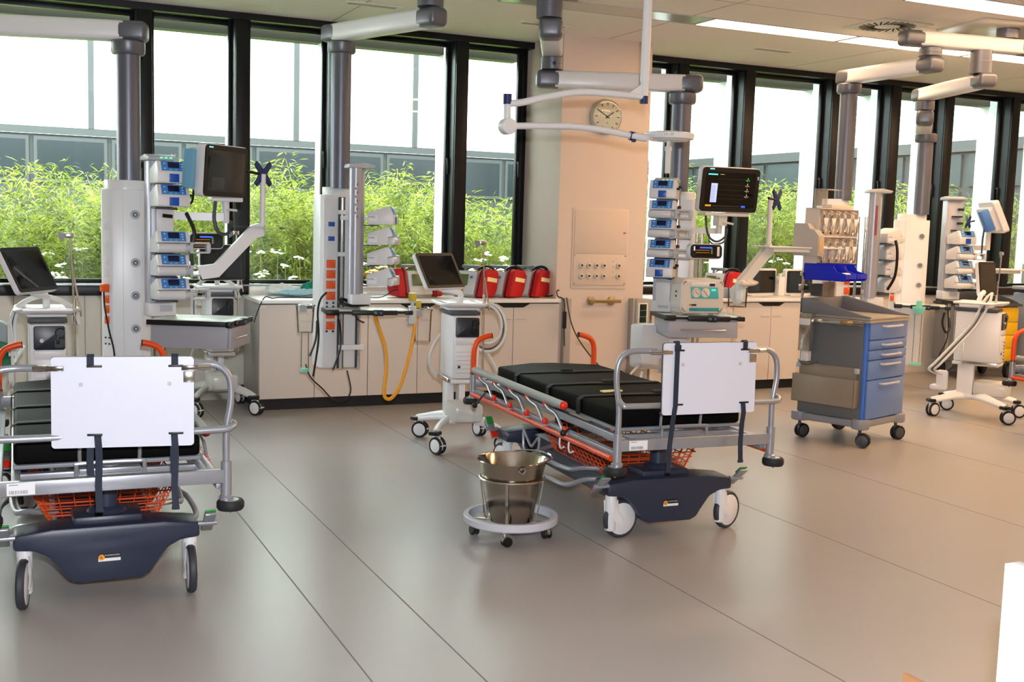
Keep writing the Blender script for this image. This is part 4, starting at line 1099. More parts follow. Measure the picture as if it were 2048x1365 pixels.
B().cyl((5.37, 7.0, 1.46), (5.365, 7.0, 1.87), .02).o('arm_post', WARMW, P3)
o4 = B().bx(-.1, .56, -.12, .14, 0, .012, .004).bx(-.05, .3, -.1, .1, -.03, 0, .006).o('arm_tray', WARMW, P3, loc=(5.41, 7.0, 1.485), rot=(0, 0, R(-6)))
xbracket(P3, (5.425, 7.0, 1.85), 18)
lb = B().bx(4.5, 4.76, 7.36, 7.55, .52, .86, .02).bx(4.42, 4.52, 7.38, 7.46, .63, .66, .004).o('lower_device', WHITE, P3)
B().tube([(4.52, 7.4, .56), (4.42, 7.38, .48), (4.4, 7.38, .38), (4.48, 7.38, .36), (4.53, 7.39, .5)], .009, 8, 6).o('device_hose', OFFW, lb)
# suction machine
t = thing('suction_unit', 'beige suction machine with turquoise dial panel on the shelf of the lit monitor pendant', 'suction machine', (4.8, 7.09, .967), -9)
b = B().rrect(-.18, .18, .012, .275, -.1, .1, .045, 6, .025)
for x in (-.12, .12): b.cyl((x, 0, 0), (x, 0, .02), .02)
b.o('housing', M('suction_beige', 'd0cbc3', .4), t)
B().bx(-.1, .1, -.104, -.098, .222, .25, .003).o('handle_recess', M('recess_white', 'e6e2da', .3), t)
B().bx(.05, .095, -.106, -.1, .222, .242, .002).o('recess_label', NAVYB, t)
p = B().prism([(-.09, .13), (.13, .128), (.12, .213), (-.1, .215)], -.104, -.098, 'xz', .001).o('dial_panel', TEALP, t)
for x, mm in ((-.055, 'd'), (.02, 'k')):
    k = B().lathe([(0, .004), (.034, .004), (.036, 0)], seg=28, mat=Mx.Translation((x, -.104, .172)) @ TY).o('gauge' if mm == 'd' else 'control_knob', M('dial_cream', 'ddd2c8', .4), p)
    b = B()
    if mm == 'd':
        for a in range(-120, 121, 24): b.box((x+.026*math.sin(R(a)), -.1088, .172+.026*math.cos(R(a))), (.003, .001, .007), rot=Mx.Rotation(R(a), 3, 'Y'))
        b.box((x+.004, -.109, .17), (.003, .001, .034), rot=Mx.Rotation(R(-45), 3, 'Y'))
    else: b.box((x, -.11, .172), (.006, .006, .06), .001, rot=Mx.Rotation(R(-40), 3, 'Y'))
    b.o('pointer', BLACK if mm == 'd' else M('knob_ridge', 'b5a79e', .4), k)
for x in (.07, .088): B().bx(x, x+.012, -.1055, -.104, .19, .197).o('led', LEDG, p)
B().bx(-.105, .135, -.104, -.098, .036, .06, .001).o('name_strip', M('teal_dark', '2f95a0', .4), t)
text('Vacuaid', .016, NAVYB, t, (-.098, -.1045, .043))
k = B().bx(-.105, -.05, -.103, -.098, .074, .087, .001).o('maker_sticker', PRINTB, t); B().box((-.097, -.1035, .0805), (.01, .001, .01)).o('round_mark', PRINTO, k)
for z in (.17, .135): B().bx(-.184, -.178, -.03, -.01, z, z+.014, .001).o('side_socket', BLACK, t)
t = thing('collection_jar', 'clear jar stuffed with wrapped tubing packs beside the beige suction machine', 'jar', (5.12, 7.02, 1.03))
B().lathe([(0, 0), (.07, 0), (.075, .15), (.072, .15), (.067, .006), (0, .006)], seg=26).o('jar_body', CLEAR, t)
B().bx(-.09, -.02, .06, .13, .06, .14, .004).o('jar_bracket', LGREY, t)
def pack(name, mat, label, loc, sc, seed, rz=0, cat='package'): return lump(name, mat, label, cat, loc, sc, seed, rz)
pack('wrapped_tubing', M('pack_white', 'dfe8ea', .3), 'pale crumpled plastic pack sticking out of the clear jar beside the suction machine', (5.12, 7.02, 1.045), (.055, .055, .16), 9)
pack('paper_pack', M('pack_pink', 'ecdccf', .4), 'creased paper pack laid across the top of the clear jar', (5.17, 6.96, 1.19), (.1, .05, .05), 12, 20)

# ---------------------------------------------------------------- pendants 4 and 5
P4 = thing('supply_pendant', 'ceiling supply pendant behind the blue drawer cart with silver rack', 'pendant', (0, 0, 0), 0, 'ceiling supply pendants')
arm(P4, (6.86, 7.92, 2.98), (6.87, 7.02, 2.98), .12, .15); joint(P4, 6.87, 7.0, 3.05, 3.11, .09, 0)
arm(P4, (6.72, 7.03, 3.18), (7.75, 6.88, 3.18), .12, .15); joint(P4, 7.6, 6.9, 3.24, 3.325, .09)
B().bx(-.45, .45, -.3, .3, -.02, 0, .004).o('ceiling_plate', M('plate_cream', 'd6cfc2', .2), P4, loc=(7.62, 6.95, CZ), rot=(0, 0, R(-8)))
column(P4, 6.86, 7.92, 1.9, 2.88)
hb = headbox(P4, 6.83, 7.98, -18, .13, .14, .4, 1.85, .03)
sockets(hb, .095, -.143, 0, (1.36, 1.27, 1.19, 1.1), ORSOCK, .05, .062)
for dx in (.075, .11): B().ball((dx, -.143, 1.03), .009, seg=8).o('earth_pin', BLACK, hb)
rails(P4, ((7.02, 7.88), (7.09, 7.86)), .9, 1.76)
rk = rack(P4, 7.12, 7.72, 70, 1.0, 2.0, (1.53, 1.385, 1.245, 1.09), .1, True, False)
B().bx(-.088, -.0865, .06, .08, .6, .86).o('scale_print', MATS['print_redgrey'], rk, loc=(0, 0, 1))
for z in (1.62, 1.08): B().bx(7.0, 7.14, 7.74, 7.77, z, z+.035, .003).o('cross_bracket', WARMW, P4)
for i, l in enumerate(('topmost', 'second', 'third', 'lowest')):
    pump('B', 1, (7.17, 7.77, (1.53, 1.385, 1.245, 1.09)[i]), 92, 'infusion pump in side view, %s of four behind the blue drawer cart' % l)
B().tube([(7.24, 7.64, 1.56), (7.25, 7.62, 1.45), (7.24, 7.62, 1.25), (7.18, 7.64, 1.12)], .014, 6, 6).o('cable_harness', BLACK, P4)

P5 = thing('supply_pendant', 'ceiling supply pendant at the far right with round gas outlets and rear facing monitor', 'pendant', (0, 0, 0), 0, 'ceiling supply pendants')
arm(P5, (7.68, 7.87, 2.88), (7.35, 6.9, 2.88), .115, .15); joint(P5, 7.32, 6.9, 2.935, 3.12, .085)
joint(P5, 7.68, 7.85, 2.74, 2.82, .085); arm(P5, (7.7, 7.86, 2.67), (8.42, 8.6, 2.67), .13, .15)
column(P5, 8.46, 8.6, 1.82, 2.58)
hb = headbox(P5, 8.46, 8.72, -42, .17, .16, .3, 1.76, .05, (-.06,))
outlets(hb, .1, -.161, 0, (1.6, 1.31, 1.11))
for z in (1.6, 1.5, 1.42, 1.35, 1.27, 1.19): sockets(hb, -.146, -.138, R(-45), (z,), WHITE, .045, .06)
sockets(hb, -.146, -.138, R(-45), (1.1, 1.035, .965), ORSOCK, .045, .055)
rk = rack(P5, 8.82, 8.5, -20, 1.0, 2.0, (1.54, 1.39, 1.24, 1.09), .16, False, False)
for z in (1.88, 1.74): B().cyl((.02, -.01, z), (.07, -.04, z), .012, seg=8).bx(-.04, .05, -.06, 0, z-.08, z-.065, .003).o('dock_lever', BLACK, rk)
for i, (k, l) in enumerate((('A', 'topmost'), ('B', 'second'), ('B', 'third'), ('B', 'lowest'))):
    pump(k, 0, (8.83, 8.49, (1.53, 1.375, 1.23, 1.085)[i]), -8, 'infusion pump, %s of four on the far right pendant rack' % l)
m5 = monitor((9.12, 8.25, 1.83), 62, 24, .42, .32, 'patient monitor turned away showing its white back at the far right', None, .12)
B().bx(-.2, -.1, .12, .2, -.1, .12, .01).o('module_rack', M('module_blue2', '4d7ec8', .4), m5)
strut(P5, [(8.9, 8.42, 1.5), (9.1, 8.36, 1.5), (9.12, 8.34, 1.5)], .05, .04)
B().cyl((9.11, 8.33, 1.48), (9.11, 8.33, 1.68), .025).o('monitor_mount', WARMW, P5)
B().tube([(9.0, 8.28, 1.72), (8.96, 8.26, 1.6), (8.97, 8.27, 1.5), (9.0, 8.3, 1.42)], .01, 6, 6).o('monitor_cable', DGREY, P5)
B().bx(-.25, .3, -.14, .14, 0, .014, .004).bx(-.2, .2, -.1, .1, -.03, 0, .006).o('arm_tray', WARMW, P5, loc=(9.12, 8.2, 1.285), rot=(0, 0, R(-12)))
m6 = monitor((9.08, 8.33, 1.235), -4, 0, .2, .09, 'small module monitor on the far right pendant beside the pumps', None, .1, False); ui(m6, .2, .09, False)
xbracket(P5, (9.0, 8.5, 1.76), 75, .8)
shelf(P5, 8.42, 8.5, -42, .24, .34, .93)
shelf(P5, 8.9, 8.45, -10, .2, .34, .965)
rails(P5, ((8.72, 8.4), (8.8, 8.38)), .45, .95)
B().tube([(8.56, 8.3, .85), (8.52, 8.28, .75), (8.55, 8.26, .66), (8.62, 8.28, .7), (8.62, 8.3, .8)], .012, 6, 6).tube([(8.6, 8.3, .9), (8.62, 8.3, .6), (8.5, 8.28, .4), (8.6, 8.3, .25), (8.75, 8.3, .35)], .007, 6, 6).o('hanging_cable', BLACK, P5)
t = thing('suction_tube', 'long clear suction tube with mint green caps beside the blue drawer cart', 'tube', (8.12, 8.2, .35))
B().lathe([(.032, .02), (.034, .02), (.034, .52), (.031, .52)], seg=20).o('tube_wall', CLEAR, t)
B().lathe([(0, 0), (.055, 0), (.055, .022), (0, .024)], seg=24).o('mint_cap', MINT, t)
B().lathe([(0, .5), (.04, .5), (.06, .55), (.06, .57), (0, .57)], seg=24).bx(-.02, .02, -.02, .02, .57, .63, .004).o('mint_lid', MINT, t)

# ---------------------------------------------------------------- exam light
t = thing('exam_light', 'white ceiling hung examination lamp with curved arms and blue joint caps', 'lamp', (0, 0, 0))
B().cyl((3.61, 6.0, 2.5), (3.61, 6.0, 3.34), .027, seg=24).cyl((3.61, 6.0, 2.4), (3.61, 6.0, 2.5), .024, seg=24).o('ceiling_tube', OFFW, t)
B().lathe([(0, -.02), (.08, -.02), (.09, 0), (0, 0)], (3.61, 6, 3.34), 30).o('ceiling_rose', OFFW, t)
B().cyl((3.61, 6.0, 2.365), (3.61, 6.0, 2.41), .026, seg=20).o('joint_cap', NAVYB, t)
B().tube([(3.6, 6.0, 2.405), (3.45, 6.02, 2.41), (3.2, 6.06, 2.41), (3.0, 6.1, 2.37), (2.85, 6.13, 2.33), (2.77, 6.15, 2.32)], .021, 12, 6).prism([(3.5, 2.42), (3.6, 2.42), (3.6, 2.49)], 5.99, 6.01, 'xz').o('upper_arm', OFFW, t)
B().cyl((2.765, 6.15, 2.315), (2.765, 6.15, 2.375), .026, seg=20).o('joint_cap', NAVYB, t)
b = B().cyl((2.765, 6.15, 2.2), (2.765, 6.15, 2.32), .022, seg=20).cyl((2.765, 6.1, 2.185), (2.765, 6.18, 2.185), .048, seg=28, bev=.008)
b.o('elbow', OFFW, t)
B().tube([(2.8, 6.14, 2.19), (3.0, 6.11, 2.2), (3.2, 6.08, 2.205), (3.4, 6.05, 2.19), (3.56, 6.02, 2.165)], .02, 12, 6).cyl((3.54, 6.02, 2.168), (3.64, 6.0, 2.158), .024).o('lower_arm', OFFW, t)
B().cyl((3.535, 6.025, 2.17), (3.575, 6.02, 2.163), .028).bx(3.545, 3.565, 6.0, 6.02, 2.13, 2.15).o('joint_cap', NAVYB, t)
b = B().lathe([(0, -.03), (.115, -.03), (.125, -.022), (.152, -.018), (.155, 0), (.155, .014), (.14, .02), (.06, .03), (0, .03)], (3.80, 6.0, 2.18), 44).bx(3.62, 3.68, 5.985, 6.015, 2.15, 2.175, .004)
hd = b.o('lamp_head', OFFW, t)
tp = B().bx(-.036, .036, -.159, -.15, -.012, .014, .002).o('label_tape', PRINTW, hd, (3.80, 6.0, 2.18), (0, 0, R(-32)))
text('Un.120', .02, BLACK, tp, (-.032, -.1595, -.006), shear=.3)
b = B().cyl((3.80, 6.0, 2.1), (3.80, 6.0, 2.15), .012).cyl((3.80, 6.0, 1.95), (3.80, 6.0, 2.12), .017, bev=.004).cyl((3.80, 6.0, 2.09), (3.80, 6.0, 2.115), .022)
b.o('sterile_grip', WARMW, hd)

# ---------------------------------------------------------------- ventilators
def ventilator(loc, rz, label, scr, hose):
    t = thing('ventilator', label, 'ventilator', loc, rz, 'ventilators on castors')
    b = B()
    for sx in (-1, 1):
        b.tube([(sx*.04, .02, .2), (sx*.1, .13, .195), (sx*.19, .24, .165), (sx*.235, .31, .15)], [(.045, .028), (.042, .026), (.034, .022), (.03, .018)], 10, 4, flat=(0, 0, 0.0001) if 0 else None)
        b.tube([(sx*.05, -.02, .2), (sx*.11, -.1, .2), (sx*.19, -.22, .175), (sx*.235, -.31, .15)], [(.045, .028), (.042, .026), (.034, .022), (.03, .018)], 10, 4)
    b.box((0, 0, .195), (.2, .3, .035), .012)
    b.o('base_frame', OFFW, t)
    for x, y, a in ((-.235, -.31, R(-60)), (.235, -.31, R(-50)), (-.235, .31, R(-30)), (.235, .31, R(-70))):
        B().box((x, y, .145), (.07, .08, .03), .01, rot=Mx.Rotation(math.atan2(y, x), 3, 'Z')).o('leg_bumper', BLACK, t)
        castor(t, x, y, a, .062, .06, .028, .15, OFFW, OFFW, RUBBER, 'twin')
    B().bx(-.085, -.03, .0, .14, .2, .5, .01).bx(.01, .06, .02, .12, .2, .5, .01).o('stand_column', OFFW, t)
    B().bx(-.1, .12, -.29, .0, .205, .335, .03).o('accessory_bin', FROST, t)
    B().bx(-.1, .1, -.2, .18, .505, .955, .018).o('housing', OFFW, t)
    B().bx(-.108, .108, -.205, .185, .475, .504, .006).o('tray_plate', WHITE, t)
    B().bx(-.135, -.115, -.2, .1, .485, .515, .006).o('side_grip', STEEL, t)
    f = B().rrect(-.078, .092, .805, .945, -.212, -.196, .012, 4, .003).o('valve_panel', M('valve_dark', '252a34', .35), t)
    B().lathe([(0, .01), (.024, .01), (.028, 0)], seg=20, mat=Mx.Translation((.065, -.212, .905)) @ TY).bx(.045, .06, -.222, -.212, .84, .89, .003).o('valve_knob', BLACK, f)
    B().rrect(.035, .088, .818, .868, -.216, -.211, .01).o('valve_flap', M('flap_dark', '15181e', .3), f)
    B().cyl((-.035, -.212, .862), (-.035, -.23, .862), .012, seg=12).o('port', STEEL, f)
    d = B().bx(-.078, .092, -.208, -.199, .755, .8, .003).o('upper_cover', WHITE, t)
    d = B().bx(-.078, .092, -.208, -.199, .515, .75, .003).o('service_cover', WHITE, t)
    for k in range(6):
        z = .7-.03*k
        B().bx(-.07, .035, -.2092, -.208, z, z+.002).o('print_line', PRINTG, d); B().box((.052, -.211, z-.012), (.008, .006, .014), .002).o('connector', M('conn_blue', '2a4a7a', .4), d)
    B().cyl((-.05, -.208, .595), (-.05, -.213, .595), .01, seg=14).o('round_port', BLACK, d)
    B().bx(-.108, .108, -.17, .2, .957, .985, .006).o('top_plinth', DGREY, t)
    b = B().tube([(-.13, -.2, 1.03), (.13, -.2, 1.03), (.16, -.14, 1.03), (.16, .18, 1.03), (-.16, .18, 1.03), (-.16, -.14, 1.03)], [(.012, .022)]*6, 8, 0, True, flat=(0, .01, 0) if 0 else None)
    b.bx(-.11, .11, -.1, .16, .985, 1.04, .01)
    b.o('handle_ring', OFFW, t)
    sx, sy, sz, sw, shh, ya, ti = scr
    B().tube([(0, .02, 1.03), (0, 0, 1.1), (sx*.4, sy*.4, 1.12), (sx, sy+.06, sz-.12), (sx, sy+.04, sz-.02)], .022, 10, 5).o('screen_mount', OFFW, t)
    c = B().rrect(-sw/2-.005, sw/2+.005, -shh/2-.005, shh/2+.005, .002, .035, .025, 5, .006).o('screen_case', WHITE, t, (sx, sy, sz), face_rot(ya-rz, ti))
    B().rrect(-sw/2, sw/2, -shh/2, shh/2, -.002, .004, .018).o('screen_bezel', BLACK, c)
    B().bx(-sw*.44, sw*.44, -.0035, -.0018, -shh*.42, shh*.42).o('screen', SCREEN, c)
    p = B().cyl((.155, -.1, .5), (.15, -.1, 1.03), .007).cyl((.15, -.1, 1.03), (.13, -.12, 1.46), .006).cyl((.15, -.1, 1.0), (.15, -.1, 1.1), .012).cyl((.19, -.1, .99), (.15, -.1, 1.22), .006).bx(.1, .15, -.135, -.105, 1.455, 1.485, .004)
    p = p.o('support_pole', STEEL, t)
    B().prism([(.06, 1.49), (.1, 1.48), (.1, 1.45), (.075, 1.43), (.07, 1.455)], -.13, -.115, 'xz').o('tube_clip', MGREY, p)
    HW = M('hose_white', 'd5d6d4', .4); HD = M('hose_dark', '4a4c50', .45)
    if hose == 'coil':
        for r, dz, mm in ((.175, 0, HW), (.16, .006, HD), (.15, -.01, HD), (.135, .02, HW)):
            B().tube([(.2+r*.8*math.cos(a), -.02+.03*math.sin(a*1.0), .86+dz+r*math.sin(a)) for a in [2*PI*k/20 for k in range(20)]], .011 if mm is HW else .004, 8, 2, True).o('breathing_hose', mm, t)
        B().tube([(.17, -.02, .72), (.24, -.02, .62), (.3, .0, .5), (.3, .05, .4)], .01, 8, 6).o('breathing_hose', HW, t)
    elif hose == 'arch':
        for r, mm in ((.17, HW), (.155, HD), (.145, HW)):
            B().tube([(-.02-r*1.05, -.0, .75), (-.02-r*1.05, .0, .95), (-.02-r*.7, .02, 1.06), (0, .04, 1.06+r*.25), (.02+r*.7, .02, 1.04), (.02+r*.95, 0, .93)], .011 if mm is HW else .005, 8, 6).o('breathing_hose', mm, t)
        B().tube([(-.2, -.12, 1.0), (-.19, -.14, .8), (-.2, -.14, .6), (-.25, -.12, .4)], .008, 8, 6).o('breathing_hose', HW, t)
    else:
        for k, (dx, mm) in enumerate(((0, HW), (.025, HD), (.05, HW))):
            B().tube([(-.05+dx, -.08, 1.08), (-.08+dx*.5, -.1, 1.12), (-.12, -.1+dx, 1.05), (-.15, -.02+dx, .85), (-.2, .12+dx, .65), (-.24, .25+dx, .48), (-.22, .3+dx, .42), (-.15, .25+dx, .38)], .012 if mm is HW else .006, 8, 6).o('breathing_hose', mm, t)
        B().box((-.1, .26, .32), (.05, .1, .18), .02).box((-.08, .3, .25), (.12, .12, .05), .02).o('cable_holder', WHITE, t)
    B().tube([(-.12, .1, .8), (-.19, .08, .68), (-.2, .08, .58), (-.15, .1, .5)], .008, 8, 6).o('power_cord', HW, t)
    return t
def scr(c, rz, world, w, h, ya, ti):
    d = Mx.Rotation(-R(rz), 3, 'Z') @ (V(world)-V((c[0], c[1], 0)))
    return (d.x, d.y, d.z, w, h, ya, ti)
for c, rz, l, wp, w, h, ya, ti, hose in (
    ((3.03, 7.47, 0), -8, 'white ventilator on castors between the left worktop and the middle stretcher', (2.865, 7.45, 1.267), .385, .275, 26, 30, 'coil'),
    ((.265, 7.2, 0), 0, 'white ventilator with tilted screen behind the left stretcher', (.172, 7.0, 1.274), .385, .275, 57, 27, 'arch'),
    ((7.95, 7.3, 0), 31, 'white ventilator seen from its side at the right with drooping hoses', (8.124, 7.4, 1.24), .28, .3, 13, 8, 'droop'),
    ((1.645, 9.36, 0), 0, 'white ventilator with large black screen behind the left pendant drawer', (1.645, 9.12, 1.235), .38, .28, 15, 2, 'arch')):
    ventilator(c, rz, l, scr(c, rz, wp, w, h, ya, ti), hose)

# ---------------------------------------------------------------- blue drawer cart
t = thing('drawer_cart', 'grey treatment cart with five blue drawers standing in front of the right cabinets', 'cart', (5.903, 6.46, 0), 19.4)
CART = t
b = B().bx(-.02, .62, -.015, .575, .15, .205, .012)
for x, y in ((.02, .02), (.58, .02), (.02, .54), (.58, .54)): b.cyl((x, y, .14), (x, y, .215), .068, seg=24, bev=.012)
b.o('base_plate', M('cart_base', '8a8b92', .4), t)
for (x, y), a in zip(((.02, .02), (.58, .02), (.02, .54), (.58, .54)), (R(-70), R(-20), R(-20), R(-30))): castor(t, x, y, a, .055, .06, .025, .15, DGREY, DGREY, BLACK, 'twin')
B().bx(0, .6, .025, .56, .206, .965, .006).o('carcass', CARTG, t)
b = B().bx(0, .6, .0, .024, .206, .965, .003).o('front_frame', M('frame_blue', '4a78d0', .35), t)
zs = (.974, .816, .74, .664, .512, .212)
for z1, z0 in zip(zs, zs[1:]):
    z1 = min(z1-.022, z1) if z1 == .974 else z1
    d = B().bx(.022, .6, -.018, .0, z0+.004, z1-.004, .004).o('drawer', CARTB, t)
    zh = z1-.035 if z1-z0 > .1 else (z0+z1)/2
    B().tube([(.2, -.018, zh), (.21, -.045, zh), (.25, -.052, zh), (.42, -.052, zh), (.46, -.045, zh), (.47, -.018, zh)], .009, 8, 4).o('drawer_handle', LGREY, d)
# tray top with raised sides
CT = M('cart_top', '9a938a', .4)
B().bx(-.012, .612, -.025, .575, .966, .985, .006).o('top_plate', CT, t)
for sx in (0, .6):
    B().prism([(-.025, .985), (.575, .985), (.575, 1.1), (.52, 1.105), (.05, 1.005), (-.025, .995)], sx-.008, sx+.008, 'yz', .004).o('tray_side', M('cart_edge', '76777c', .45), t)
B().bx(-.008, .608, .555, .573, .985, 1.1, .004).o('tray_back', MATS['cart_edge'], t)
# left side fittings
B().bx(-.014, .614, -.03, .576, .945, .9655, .006).o('top_rim', CT, t)
rl = B().bx(-.03, -.018, .02, .56, .925, .955, .002).bx(-.018, 0, .03, .06, .92, .96, .002).bx(-.018, 0, .5, .53, .92, .96, .002).o('side_rail', STEEL, t)
k = B().tube([(-.04, .12+.05*math.cos(2*PI*q/16), .94) for q in range(1)]+[(-.04, .18, .945), (-.075, .165, .945), (-.075, .12, .945), (-.04, .105, .945)], .012, 8, 4).o('ring_holder', M('holder_amber', 'a88a5a', .3, .3), t)
d = B().bx(-.1, -.03, .42, .52, .7, .99, .004).bx(-.105, -.095, .44, .5, .74, .9, .002).o('dispenser', STEEL, t)
B().bx(-.108, -.1, .425, .515, .9, .95, .002).o('dispenser_front', WHITE, d); B().bx(-.09, -.03, .44, .5, .62, .7, .004).o('dispenser_tray', WHITE, d)
B().tube([(-.03, .55, .62), (-.1, .5, .615), (-.12, .42, .6), (-.03, .38, .62)], .006, 6, 5).o('drip_hook', DGREY, d)
pk = B().bx(-.012, -.002, .06, .55, .3, .6, .002).bx(-.075, -.068, .04, .57, .3, .515, .002).bx(-.075, 0, .04, .047, .3, .515, .002).bx(-.075, 0, .563, .57, .3, .515, .002).bx(-.075, 0, .04, .57, .3, .306, .002).o('chart_pocket', SILVB, t)
for y in (.04, .54): B().bx(-.03, 0, y, y+.03, .56, .6, .003).o('pocket_clip', LGREY, pk)
# rear posts carrying the bins
for x in (.03, .43): B().cyl((x, .585, .8), (x, .585, 1.8), .011, seg=12).o('rear_post', CHROME, t)
B().bx(.0, .5, .57, .6, 1.27, 1.3, .003).o('bin_rail', STEEL, t)
for x, z in ((.03, 1.18), (.43, 1.18)): 
    k = B().bx(x-.025, x+.025, .56, .61, z-.025, z+.025, .004).o('post_clamp', STEEL, t); B().cyl((x-.02, .55, z), (x-.02, .53, z), .018).o('clamp_knob', BLACK, k)
def inc(loc): # position on the cart -> room
    return CART.matrix_basis @ V(loc)
CART_M = Mx.Translation((5.903, 6.46, 0)) @ Mx.Rotation(R(19.4), 4, 'Z')
def oncart(x, y, z): return CART_M @ V((x, y, z))
def bin_(x, label, white=False):
    t = thing('storage_bin', label, 'bin', oncart(x, .2, 1.245), 19.4, 'blue storage bins on the cart')
    P = [(.0, .02), (.02, 0), (.35, 0), (.365, .125), (.12, .125), (.085, .075), (.0, .055)]
    b = B()
    for x0 in (0, .145): b.prism(P, x0, x0+.005, 'yz', .001)
    b.bx(.004, .146, .02, .35, 0, .005).bx(.004, .146, .35, .358, 0, .125).prism([(.0, .02), (.006, .02), (.006, .055), (.0, .055)], .004, .146, 'yz')
    for x0 in (-.004, .15): b.bx(x0, x0+.004, .1, .36, .115, .128, .001)
    b.o('bin_body', BINBL, t)
    B().bx(.03, .12, -.003, 0, .024, .05).o('label_slot', BINBL, t)
    if white: lumpo = B().box((.075, .05, .04), (.1, .06, .05), .02).o('bin_content', M('pack_white2', 'e4e4e8', .4), t)
    return t
bin_(0, 'bright blue open storage bin with white packs, the nearer left one behind the cart tray', True)
bin_(.17, 'bright blue open storage bin, the right one behind the cart tray')
# tip-out bin tower
t = thing('tip_out_rack', 'beige rack of clear pointed tip-out bins above the blue bins of the cart', 'rack', oncart(.0, .46, 1.36), 19.4)
B().bx(0, .6, .1, .115, 0, .44, .002).bx(0, .004, .0, .1, 0, .44).bx(.596, .6, .0, .1, 0, .44).bx(0, .6, .0, .1, 0, .006).bx(0, .6, .0, .1, .215, .225).bx(0, .6, 0, .1, .434, .44).o('rack_shell', M('rack_beige', 'dccfc2', .4), t)
for r_, (z0, hgt) in enumerate(((.235, .19), (.015, .19))):
    for k in range(5):
        x = .03+.112*k
        B().prism([(0, 0), (.0, hgt), (-.055, hgt-.03), (-.06, hgt-.05)], x, x+.104, 'yz', .002).o('tip_out_bin', CLEAR, t)
        kk = B().prism([(x+.018, z0+hgt-.06), (x+.086, z0+hgt-.06), (x+.052, z0+.015)], -.02, -.012, 'xz', .002)
        kk.o('bin_glint', M('painted_glint', 'fafafa', .2), t)  # opaque white wedge paints the flash glint on each clear bin
t.children
for c in t.children:
    if c.name.startswith('tip_out_bin'):
        i = int(c.name.split('.')[-1]) if '.' in c.name else 0
        c.location.z = (.235, .015)[i//5]
t = thing('glove_dispenser', 'beige slanted dispenser box at the left of the clear tip-out bins', 'dispenser', oncart(-.09, .4, 1.43), 19.4)
B().prism([(.0, 0), (.22, 0), (.22, .25), (.1, .25), (.08, .21), (.04, .2), (0, .16)], 0, .085, 'yz', .004).o('dispenser_case', M('dispenser_grey', 'b8b2ac', .45), t)
B().bx(.01, .075, -.004, 0, .02, .14, .002).o('dispenser_face', M('rack_tan', 'c8a880', .5), t)
t = thing('glove_holder', 'empty clear acrylic holder standing on top of the tip-out rack', 'holder', oncart(.08, .46, 1.801), 19.4)
b = B().bx(0, .004, 0, .1, 0, .15).bx(0, .36, 0, .1, .146, .15).bx(.36, .364, 0, .1, .1, .15).bx(0, .2, .096, .1, 0, .15)
b.o('acrylic_sheet', CLEAR, t)
o = B().bx(.0, .3, .0, .09, 0, .03, .004).o('tray_insert', M('rack_beige', 'd8c4b0', .4), None, oncart(.2, .47, 1.801), (0, 0, R(19.4))); tag(o, 'flat beige tray lying on top of the tip-out rack', 'tray')
t = thing('supply_box', 'clear box with black and orange contents behind the cart tray', 'box', oncart(.02, .4, 1.115), 19.4)
B().bx(0, .2, .0, .004, 0, .12).bx(0, .004, 0, .13, 0, .12).bx(.196, .2, 0, .13, 0, .12).bx(0, .2, 0, .13, 0, .004).o('box_wall', CLEAR, t)
B().bx(.01, .12, .03, .12, .005, .1, .01).o('black_pouch', BLACK, t); B().bx(.06, .15, .02, .03, .075, .095, .002).o('orange_tag', M('tag_orange', 'f08a20', .5), t)

# ---------------------------------------------------------------- things on the right worktop and by the right wall
def desk_screen(x, y, rz, w, h, label):
    t = thing('desk_monitor', label, 'monitor', (x, y, WT), rz)
    B().rrect(-w/2-.022, w/2+.022, .008, h+.05, 0, .05, .025, 5, .006).bx(-w*.4, w*.4, -.03, .12, 0, .012, .004).o('case', WHITE, t)
    B().rrect(-w/2, w/2, .03, .03+h, -.005, .002, .018).o('bezel', BLACK, t); B().bx(-w*.43, w*.43, -.0068, -.005, .05, .02+h).o('screen', SCREEN, t)
    return t
desk_screen(7.3, 9.6, 12, .42, .235, 'white framed black screen standing on the right worktop, left of two')
desk_screen(7.83, 9.6, 2, .42, .235, 'white framed black screen on the right worktop, right one half hidden by the blue cart')
t = thing('small_device', 'small white knobbed device between the two screens on the right worktop', 'device', (7.55, 9.62, WT), 8)
B().bx(-.04, .05, -.03, .06, 0, .2, .006).cyl((-.02, -.02, .2), (-.02, -.02, .235), .02).o('housing', OFFW, t); B().cyl((-.04, -.02, .18), (-.08, -.03, .185), .016).o('side_knob', LGREY, t)
defib((6.72, 9.56, WT), -72, 'red bagged defibrillator on the right worktop behind the lit monitor pendant')
t = thing('white_case', 'white plastic case on the right worktop behind the clear jar', 'case', (7.0, 9.66, WT), 5)
B().bx(-.12, .1, -.08, .1, 0, .22, .03).o('shell', WHITE, t)
t = thing('drawer_cart', 'yellow four drawer cart with dark rounded top near the right edge', 'cart', (10.25, 9.2, 0), 0)
B().bx(-.4, .385, .02, .5, .2, .83, .006).o('carcass', MGREY, t)
for z0, z1 in ((.205, .35), (.355, .5), (.505, .65), (.655, .82)):
    d = B().bx(-.38, .375, -.0, .019, z0, z1, .003).o('drawer', YEL, t); B().bx(-.08, .1, -.02, 0, (z0+z1)/2-.006, (z0+z1)/2+.006, .003).o('drawer_handle', DGREY, d)
B().bx(-.42, .4, -.03, .52, .832, .862, .01).prism([(.0, .862), (.5, .862), (.5, .95), (.35, .96), (.1, .9)], .36, .39, 'yz', .004).bx(-.4, .39, .48, .5, .86, .97, .004).o('cart_top', M('yellow_cart_top', '4a4c4e', .35), t)
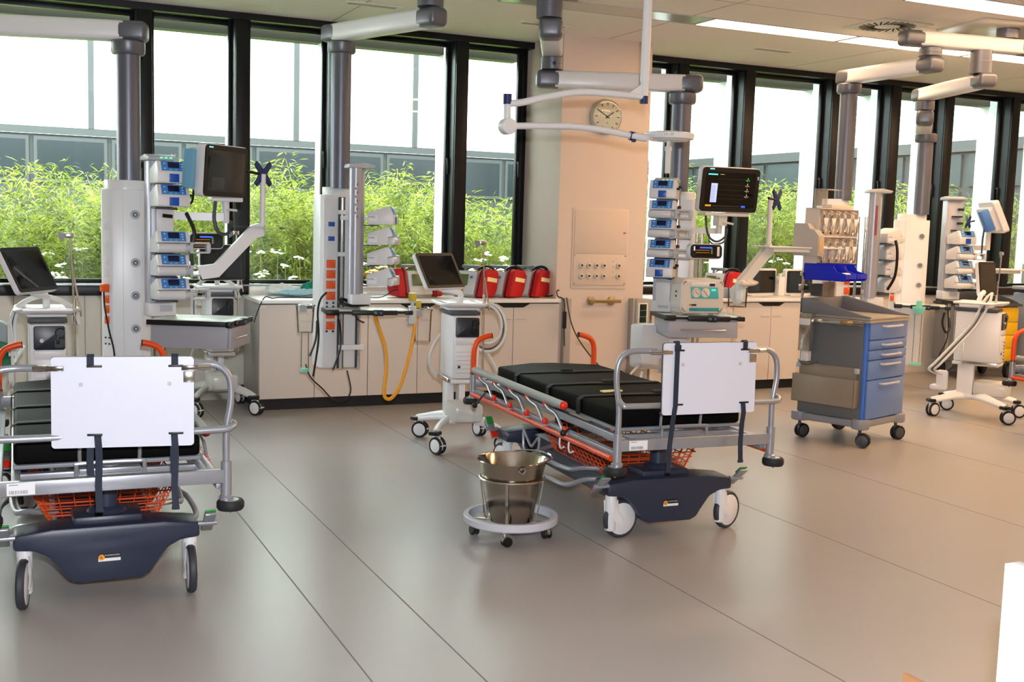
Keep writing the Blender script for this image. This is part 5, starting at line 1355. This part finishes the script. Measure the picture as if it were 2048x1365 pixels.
for x, y in ((-.33, .08), (.33, .08), (-.33, .44), (.33, .44)): castor(t, x, y, R(20), .085, .05, .03, .2, DGREY, DGREY, BLACK, 'twin')
t = thing('tower_unit', 'grey floor standing apparatus with sloping lid cut by the right edge', 'apparatus', (10.95, 8.95, 0), 0)
B().bx(-.16, .4, .0, .5, .06, .98, .02).o('housing', M('apparatus_grey', '9fa3a8', .4), t)
B().bx(-.24, .4, -.1, .45, 1.02, 1.06, .01).o('tray', LGREY, t); B().bx(-.14, .4, .02, .45, .98, 1.02).o('neck', DGREY, t)
B().prism([(-.02, 1.09), (.4, 1.09), (.4, 1.32), (.02, 1.27)], -.16, .4, 'yz', .01).bx(-.1, .3, .1, .35, 1.06, 1.09).o('lid', M('apparatus_light', 'b4b8bb', .4), t)
for x in (-.1, .34): castor(t, x, .06, 0, .03, .04, .01, .07, DGREY, BLACK, BLACK, 'small'); castor(t, x, .44, 0, .03, .04, .01, .07, DGREY, BLACK, BLACK, 'small')
for x, y, l in ((-.42, 7.9, 'left'), (-.02, 8.3, 'right')):
    t = thing('padded_seat', 'green and grey padded backrest behind the left ventilator, %s of two' % l, 'chair', (x, y, 0), -10)
    B().rrect(-.1, .1, .55, .86, 0, .08, .09, 6, .02).o('backrest_pad', M('seat_grey', '8f979c', .6), t); B().rrect(-.1, .1, .5, .72, -.02, 0, .06, 6, .01).o('backrest_front', M('seat_green', '14694a', .6), t)
    B().cyl((0, .06, 0), (0, .06, .6), .025).box((0, .1, .015), (.4, .05, .03), .01).box((0, .1, .015), (.05, .4, .03), .01).o('seat_stand', DGREY, t)
# white partition end and cardboard in the foreground
o = B().bx(0, .04, -.9, 0, 0, 1.0, .002).o('partition', M('partition_white', 'e4e8f2', .35), None, (1.74, 1.495, 0)); tag(o, 'edge of a plain white low partition in the bottom right corner', 'partition')
o = B().bx(0, .012, -.45, 0, 0, .6).o('cardboard_sheet', BROWNP, None, (1.905, 1.897, 0)); tag(o, 'brown cardboard edge peeping in at the bottom edge left of the white partition', 'cardboard')
